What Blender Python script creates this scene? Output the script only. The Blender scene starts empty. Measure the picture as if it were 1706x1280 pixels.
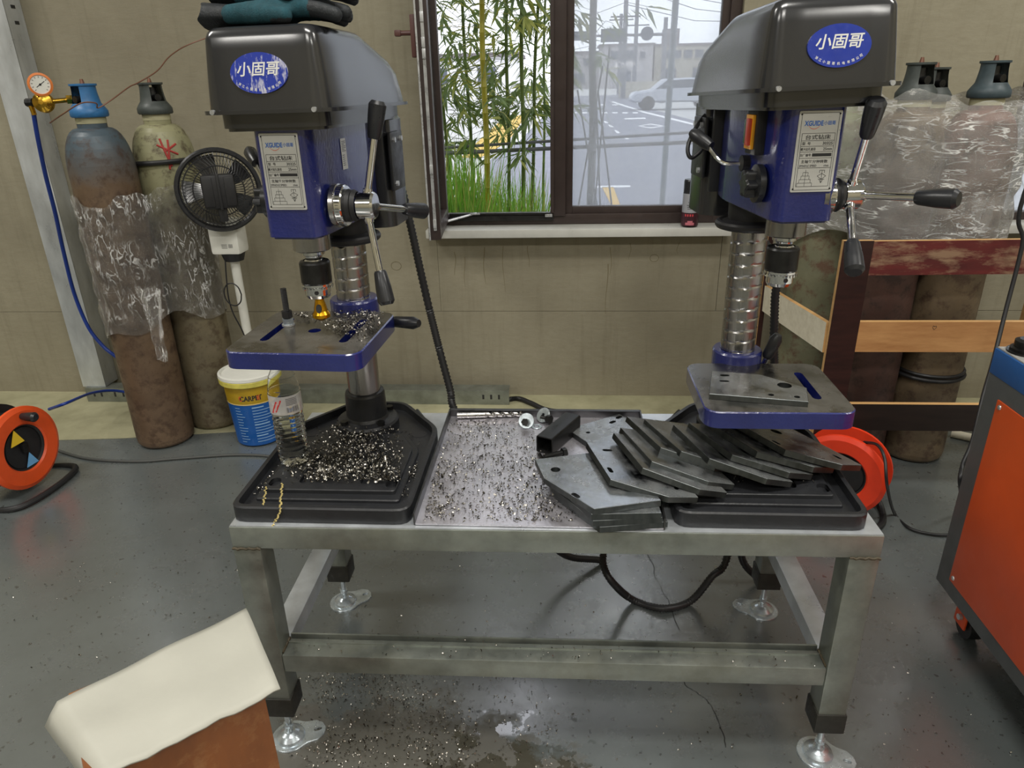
import bpy, bmesh, math, random
from mathutils import Vector, Matrix, Euler
from mathutils.geometry import tessellate_polygon
random.seed(7)
scene = bpy.context.scene
col = scene.collection
PI = math.pi
R_ = math.radians

# ------------------------------------------------------------------ camera
CAM_H, FPX = 1.33, 1183.0
PITCH, YAW, ROLL = R_(23.1), R_(4.4), R_(-1.4)
fwd = Vector((-math.sin(YAW)*math.cos(PITCH), math.cos(YAW)*math.cos(PITCH), -math.sin(PITCH)))
r0 = Vector((math.cos(YAW), math.sin(YAW), 0)); u0 = r0.cross(fwd)
RR = math.cos(ROLL)*r0 + math.sin(ROLL)*u0
UU = -math.sin(ROLL)*r0 + math.cos(ROLL)*u0
CP = Vector((0, 0, CAM_H))
cd = bpy.data.cameras.new('camera'); cam = bpy.data.objects.new('camera', cd); col.objects.link(cam)
cd.sensor_fit = 'HORIZONTAL'; cd.sensor_width = 36.0; cd.lens = 36.0*FPX/1706.0
cd.clip_start = .02; cd.clip_end = 600
m = Matrix((RR, UU, -fwd)).transposed().to_4x4(); m.translation = CP
cam.matrix_world = m
scene.camera = cam

# ------------------------------------------------------------------ sky, lamps, exposure
world = bpy.data.worlds.new('overcast_sky'); scene.world = world; world.use_nodes = True
bg = world.node_tree.nodes['Background']
bg.inputs[0].default_value = (.90, .92, 1.0, 1); bg.inputs[1].default_value = 1.95
def area(name, loc, rot, sx, sy, power, colr):
    l = bpy.data.lights.new(name, 'AREA'); l.shape = 'RECTANGLE'; l.size = sx; l.size_y = sy
    l.energy = power; l.color = colr
    o = bpy.data.objects.new(name, l); col.objects.link(o); o.location = loc; o.rotation_euler = rot
    return o
WARM = (1.0, .97, .91)
for lx, ly in ((-3.2, 1.2), (0.2, .2), (3.4, 1.0), (-3.0, -2.6), (.2, -2.8), (3.4, -2.6)):
    area('ceiling_lamp', (lx, ly, 3.93), (0, 0, 0), 1.5, .5, 70, WARM)
vs = scene.view_settings
vs.view_transform = 'Standard'; vs.look = 'None'; vs.gamma = 1.0; vs.use_curve_mapping = False
vs.exposure = 0.0

# ------------------------------------------------------------------ pixel helpers (photo frame 1706x1280)
def ray(x, y): return fwd + (x-853)/FPX*RR - (y-640)/FPX*UU
def pz(x, y, z): d = ray(x, y); return CP + d*((z-CAM_H)/d.z)
def py(x, y, Y): d = ray(x, y); return CP + d*(Y/d.y)
def px_(x, y, X): d = ray(x, y); return CP + d*(X/d.x)
def reach(x, y, c, L, far=False):
    """point on the sight line whose distance from c is L"""
    d = ray(x, y).normalized(); oc = CP - Vector(c)
    b = d.dot(oc); q = b*b - (oc.dot(oc) - L*L)
    s = math.sqrt(max(q, 0)); return CP + d*(-b + (s if far else -s))

# ------------------------------------------------------------------ materials
def srgb(r, g, b):
    f = lambda c: (c/255/12.92 if c/255 <= .04045 else ((c/255+.055)/1.055)**2.4)
    return (f(r), f(g), f(b), 1)
class NT:
    def __init__(s, name):
        s.m = bpy.data.materials.new(name); s.m.use_nodes = True
        s.t = s.m.node_tree; s.n = s.t.nodes; s.b = s.n['Principled BSDF']; s.out = s.n['Material Output']
        s.tc = s.n.new('ShaderNodeTexCoord')
    def add(s, typ, **kw):
        o = s.n.new('ShaderNode'+typ)
        for k, v in kw.items(): setattr(o, k, v)
        return o
    def link(s, a, b): s.t.links.new(a, b)
    def mapping(s, scale=(1, 1, 1), loc=(0, 0, 0)):
        mp = s.add('Mapping'); mp.inputs['Scale'].default_value = scale; mp.inputs['Location'].default_value = loc
        s.link(s.tc.outputs['Object'], mp.inputs[0]); return mp.outputs[0]
    def noise(s, scale, detail=4, rough=.55, vec=None, dist=0):
        n = s.add('TexNoise'); n.inputs['Scale'].default_value = scale; n.inputs['Detail'].default_value = detail
        n.inputs['Roughness'].default_value = rough; n.inputs['Distortion'].default_value = dist
        s.link(vec or s.tc.outputs['Object'], n.inputs['Vector']); return n.outputs['Fac']
    def ramp(s, fac, stops):
        r = s.add('ValToRGB'); e = r.color_ramp.elements
        while len(e) < len(stops): e.new(.5)
        for el, (p, c) in zip(e, stops):
            el.position = p; el.color = c if len(c) == 4 else (*c, 1)
        s.link(fac, r.inputs[0]); return r.outputs[0]
    def val(s, fac, a, b, lo=.3, hi=.7):
        r = s.add('MapRange'); r.inputs[1].default_value = lo; r.inputs[2].default_value = hi
        r.inputs[3].default_value = a; r.inputs[4].default_value = b; s.link(fac, r.inputs[0]); return r.outputs[0]
    def mix(s, fac, a, b, mode='MIX'):
        n = s.add('Mix', data_type='RGBA', blend_type=mode)
        for sock, v in ((n.inputs[0], fac), (n.inputs[6], a), (n.inputs[7], b)):
            if hasattr(v, 'is_output'): s.link(v, sock)
            else: sock.default_value = v
        return n.outputs[2]
    def math(s, op, a, b=0.0):
        n = s.add('Math', operation=op)
        for sock, v in ((n.inputs[0], a), (n.inputs[1], b)):
            if hasattr(v, 'is_output'): s.link(v, sock)
            else: sock.default_value = v
        return n.outputs[0]
    def bump(s, h, strength=.3, dist=.01):
        n = s.add('Bump'); n.inputs['Strength'].default_value = strength; n.inputs['Distance'].default_value = dist
        s.link(h, n.inputs['Height']); s.link(n.outputs[0], s.b.inputs['Normal']); return n
    def set(s, **kw):
        for k, v in kw.items():
            k = k.replace('_', ' ')
            if hasattr(v, 'is_output'): s.link(v, s.b.inputs[k])
            else: s.b.inputs[k].default_value = v
        return s
def plain(name, c, rough=.5, metal=0.0, var=0.0, scale=20, bump=0, bscale=120, **kw):
    """principled with a little noise in colour, gloss and relief"""
    t = NT(name); t.set(Roughness=rough, Metallic=metal, **kw)
    if var:
        f = t.noise(scale, 5, .6)
        d = tuple(x*(1-var) for x in c[:3])+(1,); l = tuple(min(1, x*(1+var)) for x in c[:3])+(1,)
        t.set(Base_Color=t.ramp(f, [(.3, d), (.7, l)]))
        t.set(Roughness=t.val(t.noise(scale*2.3, 3), max(.02, rough-.08), min(1, rough+.08)))
    else: t.set(Base_Color=c)
    if bump: t.bump(t.noise(bscale, 4), bump, .004)
    return t.m
M = {}
# concrete wall: beige cast panels, board-fine streaks and stains
t = NT('cast_concrete')
big = t.noise(1.1, 5, .6); fine = t.noise(26, 6, .7, t.mapping((1, 1, 3)))
stk = t.noise(5, 5, .65, t.mapping((5, 1, .35)))
c1 = t.ramp(big, [(.28, srgb(130, 124, 106)), (.5, srgb(147, 141, 121)), (.75, srgb(162, 156, 136))])
c2 = t.mix(t.val(fine, 0, .32, .35, .75), c1, srgb(120, 111, 89))
t.set(Base_Color=t.mix(t.val(stk, 0, .38, .52, .78), c2, srgb(102, 95, 75)), Roughness=.82)
t.bump(fine, .25, .004); M['concrete'] = t.m
t = NT('raw_floor_concrete')
f = t.noise(3.5, 6, .65)
t.set(Base_Color=t.ramp(f, [(.3, srgb(140, 137, 108)), (.7, srgb(182, 178, 146))]), Roughness=.75)
t.bump(t.noise(40, 5), .2, .004); M['raw'] = t.m
# painted workshop floor: blue grey, worn, oily and wet in front of the bench
t = NT('grey_floor_paint')
n1 = t.noise(1.3, 6, .62); n2 = t.noise(9, 6, .68); n3 = t.noise(55, 2, .5)
base = t.ramp(n1, [(.3, srgb(82, 87, 86)), (.55, srgb(97, 103, 103)), (.75, srgb(107, 113, 113))])
base = t.mix(t.val(n2, 0, .4, .5, .75), base, srgb(86, 88, 88))
base = t.mix(t.val(n3, 0, .7, .66, .71), base, srgb(52, 52, 50))
def blob(cx, cy, sx, sy):
    mp = t.add('Mapping'); mp.inputs['Scale'].default_value = (1/sx, 1/sy, 0); mp.inputs['Location'].default_value = (-cx/sx, -cy/sy, 0)
    t.link(t.tc.outputs['Object'], mp.inputs[0])
    g = t.add('TexGradient', gradient_type='SPHERICAL'); t.link(mp.outputs[0], g.inputs[0]); return g.outputs['Fac']
wet = t.math('ADD', blob(-.36, .90, .66, .44), t.math('MULTIPLY', t.math('SUBTRACT', n2, .5), .9))
wetm = t.val(wet, 0, 1, .26, .34)
pud = t.math('ADD', blob(-.10, .95, .34, .34), t.math('MULTIPLY', t.math('SUBTRACT', t.noise(17, 6, .62), .5), 2.6))
pudm = t.val(pud, 0, 1, .5, .53)
base = t.mix(t.math('MULTIPLY', wetm, .72), base, srgb(66, 58, 38))
t.set(Base_Color=base, IOR=1.9, Specular_IOR_Level=.9)
rg = t.val(n2, .19, .32, .3, .7)
rg2 = t.math('ADD', rg, t.math('MULTIPLY', wetm, .2))
mx = t.add('Mix'); t.link(pudm, mx.inputs[0]); t.link(rg2, mx.inputs[2]); mx.inputs[3].default_value = .06
t.set(Roughness=mx.outputs[0])
bp = t.add('Bump'); bp.inputs['Strength'].default_value = .05; bp.inputs['Distance'].default_value = .004
t.link(t.math('MULTIPLY', n2, t.math('SUBTRACT', 1.0, pudm)), bp.inputs['Height']); t.link(bp.outputs[0], t.b.inputs['Normal'])
M['floor'] = t.m
M['ceiling'] = plain('ceiling_paint', (.72, .72, .7, 1), .8)
M['roomwall'] = plain('room_wall', srgb(170, 163, 140), .85, var=.1, scale=2)
# metals
def metal(name, c, rough, sc=30, streak=(1, 1, 1), dirt=None, dirt_amt=.5, dscale=7, thr=(.55, .7), metallic=1.0, bump=0):
    t = NT(name); v = t.mapping(streak); f = t.noise(sc, 5, .6, v)
    c0 = tuple(x*.72 for x in c[:3])+(1,); c1 = tuple(min(1, x*1.18) for x in c[:3])+(1,)
    b = t.ramp(f, [(.3, c0), (.7, c1)]); mt = metallic
    if dirt:
        d = t.val(t.noise(dscale, 6, .68), 0, dirt_amt, *thr)
        b = t.mix(d, b, dirt); inv = t.math('SUBTRACT', 1.0, d); mt = t.math('MULTIPLY', inv, metallic)
    t.set(Base_Color=b, Metallic=mt, Roughness=t.val(f, max(.03, rough-.1), rough+.12))
    if bump: t.bump(t.noise(200, 3), bump, .002)
    return t.m
M['galv'] = metal('galvanised_steel', srgb(152, 157, 150), .4, 14, dirt=srgb(100, 100, 84), dirt_amt=.75, dscale=5, thr=(.45, .72), metallic=.75)
M['galv_clean'] = metal('bright_galvanised_steel', srgb(212, 217, 222), .34, 9, (1, 1, .4), dirt=srgb(150, 152, 146), dirt_amt=.4, metallic=.6)
M['sheet'] = metal('oily_steel_sheet', srgb(206, 203, 210), .26, 12, dirt=srgb(72, 60, 44), dirt_amt=.7, dscale=11, thr=(.58, .74), bump=.12, metallic=.7)
M['traysteel'] = metal('dark_tray_steel', srgb(105, 105, 106), .4, 20, dirt=srgb(40, 38, 34), dirt_amt=.6)
M['chrome'] = plain('polished_chrome', (.8, .8, .8, 1), .09, 1.0, var=.05, scale=30)
M['steel'] = metal('ground_steel', srgb(176, 174, 172), .25, 40, (1, 1, .06))
M['millplate'] = metal('oily_mill_plate', srgb(168, 171, 174), .22, 16, dirt=srgb(58, 57, 44), dirt_amt=.7, dscale=9, thr=(.42, .68), bump=.1)
M['cutedge'] = metal('sawn_plate_edge', srgb(96, 100, 100), .4, 60, (1, 1, .2), dirt=srgb(52, 48, 34), dirt_amt=.5)
M['darksteel'] = metal('blackened_steel', srgb(58, 58, 58), .35, 30, metallic=.8)
M['tabletop'] = metal('machined_table_steel', srgb(140, 138, 134), .26, 10, dirt=srgb(66, 58, 44), dirt_amt=.8, dscale=6, thr=(.46, .7), bump=.05)
M['brass'] = metal('brass', srgb(200, 158, 60), .22, 30)
M['gold'] = metal('gold_coated_steel', srgb(226, 168, 40), .22, 30)
M['chip'] = metal('steel_swarf', srgb(188, 184, 176), .3, 60)
M['chipdark'] = metal('oily_swarf', srgb(84, 80, 72), .3, 60)
M['zinc'] = metal('zinc_plated_steel', srgb(200, 210, 216), .22, 40, metallic=.65)
# paints and plastics
t = NT('blue_machine_paint')
f = t.noise(9, 5, .6)
t.set(Base_Color=t.ramp(f, [(.3, srgb(22, 30, 92)), (.7, srgb(32, 42, 114))]), Roughness=.24, Specular_IOR_Level=.8, Coat_Weight=.6, Coat_Roughness=.1)
t.bump(t.noise(160, 3), .22, .004); M['blue'] = t.m
M['blackplastic'] = plain('black_moulded_plastic', srgb(38, 39, 42), .21, Specular_IOR_Level=1.0)
M['blackcast'] = plain('black_painted_casting', srgb(36, 37, 40), .38, var=.15, scale=20, bump=.15, bscale=130, Specular_IOR_Level=.55)
M['black'] = plain('black_rubber', srgb(30, 30, 32), .5, var=.1, scale=30)
M['knob'] = plain('black_knob_plastic', srgb(36, 37, 40), .34, var=.08, scale=40)
M['rubbercap'] = plain('black_end_cap', srgb(42, 41, 36), .5, var=.3, scale=60)
M['white'] = plain('white_plastic', srgb(222, 222, 214), .4, var=.03)
M['aluplate'] = metal('aluminium_nameplate', srgb(206, 206, 202), .3, 6, (.4, .4, 1), metallic=.3)
M['ink'] = plain('black_print', srgb(40, 40, 42), .5)
M['inkgrey'] = plain('grey_print', srgb(96, 96, 98), .5)
M['inkblue'] = plain('blue_print', srgb(36, 96, 178), .45)
M['inkred'] = plain('orange_print', srgb(214, 92, 50), .45)
M['emblem'] = plain('blue_sticker', srgb(44, 62, 156), .2, var=.06, scale=60)
M['emblemworn'] = None
t = NT('worn_blue_sticker')
f = t.noise(120, 4, .7, t.mapping((1, 1, .25)))
g = t.noise(25, 3, .6)
t.set(Base_Color=t.mix(t.val(t.math('ADD', f, t.math('MULTIPLY', g, .5)), 0, 1, .8, .92), srgb(44, 62, 160), srgb(196, 196, 214)), Roughness=.25)
M['emblemworn'] = t.m
M['printwhite'] = plain('white_print', srgb(226, 226, 222), .4)
M['printyellow'] = plain('yellow_print', srgb(232, 196, 50), .4)
M['printsky'] = plain('light_blue_print', srgb(110, 170, 220), .4)
M['orange'] = plain('orange_plastic', srgb(226, 84, 34), .38, var=.1, scale=12, Specular_IOR_Level=.5)
M['redorange'] = plain('red_orange_plastic', srgb(238, 66, 34), .38, var=.08, scale=12)
M['orangepaint'] = plain('orange_enamel', srgb(222, 84, 24), .34, var=.1, scale=4, bump=.04, bscale=200)
M['bluepaint'] = plain('blue_enamel', srgb(30, 100, 176), .35, var=.1, scale=8)
M['greypaint'] = plain('dark_grey_enamel', srgb(86, 89, 90), .45, var=.08, scale=10, bump=.05, bscale=300)
M['brownalu'] = plain('dark_brown_aluminium', srgb(62, 52, 50), .4, 0.2, var=.12, scale=14)
M['sill'] = plain('pale_marble_sill', srgb(202, 202, 196), .35, var=.08, scale=9)
M['silver'] = metal('silver_hardware', srgb(196, 198, 200), .3, 30, metallic=.55)
M['hose'] = plain('blue_rubber_hose', srgb(26, 56, 140), .4, var=.1)
M['cord'] = plain('black_cable', srgb(34, 34, 36), .45)
M['cordgrey'] = plain('grey_cable', srgb(70, 72, 70), .5)
M['copper'] = plain('red_copper_wire', srgb(118, 82, 66), .4, .3)
M['teal'] = plain('teal_knit', srgb(24, 70, 80), .85, var=.25, scale=60, bump=.5, bscale=700)
M['gloveblack'] = plain('black_latex_coating', srgb(30, 34, 38), .6, var=.2, scale=60, bump=.3, bscale=300)
M['knitgrey'] = plain('grey_knit_cuff', srgb(96, 94, 92), .9, var=.2, scale=80, bump=.4, bscale=600)
M['foam'] = plain('white_foam_sheet', srgb(184, 183, 172), .6, var=.05, scale=7, bump=.08, bscale=60)
t = NT('brown_varnished_board')
f = t.noise(5, 6, .65, t.mapping((1, 1, .35))); g = t.noise(24, 5, .7)
t.set(Base_Color=t.mix(t.val(g, 0, .45, .52, .75), t.ramp(f, [(.3, srgb(104, 58, 24)), (.6, srgb(142, 84, 38)), (.8, srgb(168, 112, 62))]), srgb(184, 140, 92)), Roughness=.42); M['brown'] = t.m
def wood(name, a, b, worn=None, amt=.0, rough=.6):
    t = NT(name); f = t.noise(7, 6, .65, t.mapping((1, 6, 6)))
    c = t.ramp(f, [(.3, a), (.7, b)])
    if worn: c = t.mix(t.val(t.noise(9, 6, .7, t.mapping((.6, 2, 2))), 0, amt, .48, .62), c, worn)
    t.set(Base_Color=c, Roughness=rough); t.bump(f, .1, .003); return t.m
M['ply_tan'] = wood('tan_plywood', srgb(164, 112, 66), srgb(196, 146, 94))
M['ply_pale'] = wood('pale_plywood', srgb(206, 198, 176), srgb(226, 220, 200))
M['ply_grey'] = wood('grey_plywood', srgb(128, 124, 106), srgb(156, 150, 130))
M['ply_dark'] = wood('dark_film_plywood', srgb(40, 22, 20), srgb(58, 32, 28), rough=.42)
M['ply_black'] = wood('black_film_plywood', srgb(30, 22, 20), srgb(44, 32, 28), rough=.42)
M['ply_red'] = wood('worn_red_film_plywood', srgb(76, 24, 24), srgb(104, 34, 32), srgb(160, 132, 104), .75)
M['ply_edge'] = wood('cut_plywood_edge', srgb(190, 146, 92), srgb(214, 172, 116))
def cylpaint(name, a, b, top, rust, z0, z1):
    t = NT(name); sp = t.add('SeparateXYZ'); t.link(t.tc.outputs['Object'], sp.inputs[0])
    n = t.noise(6, 6, .68); n2 = t.noise(22, 6, .7)
    zz = t.math('ADD', sp.outputs[2], t.math('MULTIPLY', t.math('SUBTRACT', n, .5), .22))
    c = t.mix(t.val(zz, 0, 1, z0, z1), t.ramp(n, [(.3, a), (.7, b)]), top)
    c = t.mix(t.val(n2, 0, .8, .49, .64), c, rust)
    t.set(Base_Color=c, Roughness=t.val(n2, .38, .62)); t.bump(n2, .2, .004); return t.m
M['cylbrown'] = cylpaint('rusty_brown_cylinder_paint', srgb(84, 66, 50), srgb(112, 92, 72), srgb(70, 84, 94), srgb(66, 48, 36), 1.02, 1.16)
M['cylgreen'] = cylpaint('worn_olive_cylinder_paint', srgb(92, 84, 66), srgb(116, 106, 84), srgb(146, 144, 112), srgb(72, 58, 42), .86, 1.0)
M['cylolive'] = cylpaint('faded_green_cylinder_paint', srgb(96, 98, 78), srgb(122, 120, 96), srgb(130, 134, 100), srgb(92, 60, 46), .9, 1.05)
M['cylmaroon'] = cylpaint('dark_maroon_cylinder_paint', srgb(62, 44, 40), srgb(86, 62, 54), srgb(110, 92, 70), srgb(46, 34, 30), .95, 1.15)
M['cylrust'] = cylpaint('brown_grey_cylinder_paint', srgb(88, 76, 60), srgb(112, 96, 74), srgb(120, 86, 76), srgb(66, 48, 38), .8, 1.1)
M['capblue'] = plain('blue_cap_paint', srgb(44, 104, 156), .45, var=.2, scale=30)
M['capgrey'] = plain('grey_cap_paint', srgb(62, 68, 66), .5, var=.25, scale=30)
M['capteal'] = plain('slate_cap_paint', srgb(60, 74, 80), .5, var=.25, scale=30)
M['redpaint'] = plain('red_paint_mark', srgb(160, 52, 46), .6)
# stretch film: clear, creased, glossy
def film(name, haze, rough, k=(40, 40, 9), strength=1.0, crease=.5):
    t = NT(name); n = t.noise(1, 6, .7, t.mapping(k)); n2 = t.noise(9, 4, .6)
    bp = t.add('Bump'); bp.inputs['Strength'].default_value = strength; bp.inputs['Distance'].default_value = .02
    t.link(t.math('ADD', n, n2), bp.inputs['Height'])
    tr = t.add('BsdfTransparent'); gl = t.add('BsdfGlossy'); gl.inputs['Roughness'].default_value = rough
    t.link(bp.outputs[0], gl.inputs['Normal']); df = t.add('BsdfDiffuse'); df.inputs[0].default_value = (.85, .85, .83, 1)
    rn = t.noise(1, 3, .6, t.mapping(tuple(x*.6 for x in k)), .6); rd = t.math('ABSOLUTE', t.math('SUBTRACT', rn, .5)); rn2 = t.noise(7, 3, .6); hz = t.math('ADD', t.math('MULTIPLY', t.val(rd, crease, 0, .0, .035), t.val(rn2, 0, 1, .42, .6)), haze)
    fr = t.add('Fresnel'); fr.inputs[0].default_value = 1.6
    a = t.add('MixShader'); t.link(hz, a.inputs[0]); t.link(tr.outputs[0], a.inputs[1]); t.link(df.outputs[0], a.inputs[2])
    b = t.add('MixShader'); t.link(t.math('MINIMUM', t.math('MULTIPLY', fr.outputs[0], 1.7), .7), b.inputs[0])
    t.link(a.outputs[0], b.inputs[1]); t.link(gl.outputs[0], b.inputs[2]); t.link(b.outputs[0], t.out.inputs[0]); return t.m
M['film'] = film('clear_stretch_film', .05, .08, (60, 60, 22), crease=.75)
M['film2'] = film('milky_stretch_film', .18, .12, (14, 14, 60), crease=.85)
# glazing: transparent with a film of dust
def dusty(name, dust, rough=.02):
    t = NT(name); tr = t.add('BsdfTransparent'); tr.inputs[0].default_value = (.93, .96, .97, 1)
    gl = t.add('BsdfGlossy'); gl.inputs['Roughness'].default_value = rough
    tl = t.add('BsdfTranslucent'); tl.inputs[0].default_value = (.86, .87, .93, 1)
    df = t.add('BsdfDiffuse'); df.inputs[0].default_value = (.7, .7, .72, 1)
    dd = t.add('MixShader'); dd.inputs[0].default_value = .2; t.link(tl.outputs[0], dd.inputs[1]); t.link(df.outputs[0], dd.inputs[2])
    a = t.add('MixShader'); t.link(t.val(t.noise(4, 4), dust*.85, dust*1.15), a.inputs[0]); t.link(tr.outputs[0], a.inputs[1]); t.link(dd.outputs[0], a.inputs[2])
    fr = t.add('Fresnel'); fr.inputs[0].default_value = 1.45
    b = t.add('MixShader'); t.link(fr.outputs[0], b.inputs[0]); t.link(a.outputs[0], b.inputs[1]); t.link(gl.outputs[0], b.inputs[2])
    t.link(b.outputs[0], t.out.inputs[0]); return t.m
M['glass'] = dusty('dusty_window_glass', .34)
M['glassclear'] = dusty('clear_window_glass', .08)
t = NT('clear_pet_plastic'); t.set(Base_Color=(.96, .97, .97, 1), Roughness=.04, IOR=1.12, Transmission_Weight=1.0); M['pet'] = t.m
t = NT('water'); t.set(Base_Color=(.97, .98, .98, 1), Roughness=.0, IOR=1.2, Transmission_Weight=1.0); M['water'] = t.m
# outdoors
M['asphalt'] = plain('grey_asphalt', srgb(126, 128, 138), .8, var=.08, scale=1.2)
M['pavement'] = plain('pale_pavement', srgb(186, 186, 184), .8, var=.06, scale=.8)
M['roadhazewhite'] = plain('white_road_paint_and_haze', srgb(236, 236, 236), .6)  # road marking paint, also the haze white of the low building
M['roadyellow'] = plain('yellow_road_paint', srgb(206, 164, 54), .6)
M['yellowground'] = plain('yellow_ground_paint', srgb(196, 160, 60), .7, var=.1, scale=6)
M['culm'] = plain('yellow_green_culm', srgb(158, 150, 44), .4, var=.2, scale=14)
M['culmg'] = plain('green_culm', srgb(92, 112, 48), .45, var=.25, scale=14)
def leafmat(name, a, b):
    t = NT(name); oi = t.noise(18, 2)
    t.set(Base_Color=t.ramp(oi, [(.3, a), (.7, b)]), Roughness=.5)
    tl = t.add('BsdfTranslucent'); t.link(t.ramp(oi, [(.3, b), (.7, b)]), tl.inputs[0])
    mx = t.add('MixShader'); mx.inputs[0].default_value = .4; t.link(t.b.outputs[0], mx.inputs[1]); t.link(tl.outputs[0], mx.inputs[2]); t.link(mx.outputs[0], t.out.inputs[0]); return t.m
M['leaf'] = leafmat('bamboo_leaf', srgb(66, 96, 58), srgb(128, 148, 86))
M['leaf2'] = leafmat('yellow_bamboo_leaf', srgb(120, 140, 60), srgb(176, 178, 92))
M['grass'] = leafmat('bright_grass', srgb(84, 136, 40), srgb(134, 184, 66))
M['polegrey'] = plain('grey_pole', srgb(112, 114, 120), .6, var=.08, scale=8)
M['signgrey'] = plain('blue_grey_sign_back', srgb(66, 74, 86), .5)
M['house'] = plain('pale_house_render', srgb(172, 169, 170), .85, var=.05, scale=.5)
M['house2'] = plain('cream_house_render', srgb(180, 175, 160), .85, var=.05, scale=.5)
M['roof'] = plain('grey_house_roof', srgb(126, 120, 122), .8)
M['housewin'] = plain('dark_house_window', srgb(92, 98, 108), .3)
M['carpaint'] = plain('silver_car_paint', srgb(176, 180, 188), .3, .4)
M['carglass'] = plain('dark_car_glass', srgb(70, 78, 88), .15)
M['dirt'] = plain('dark_soil', srgb(96, 92, 70), .9, var=.2, scale=8)
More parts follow.
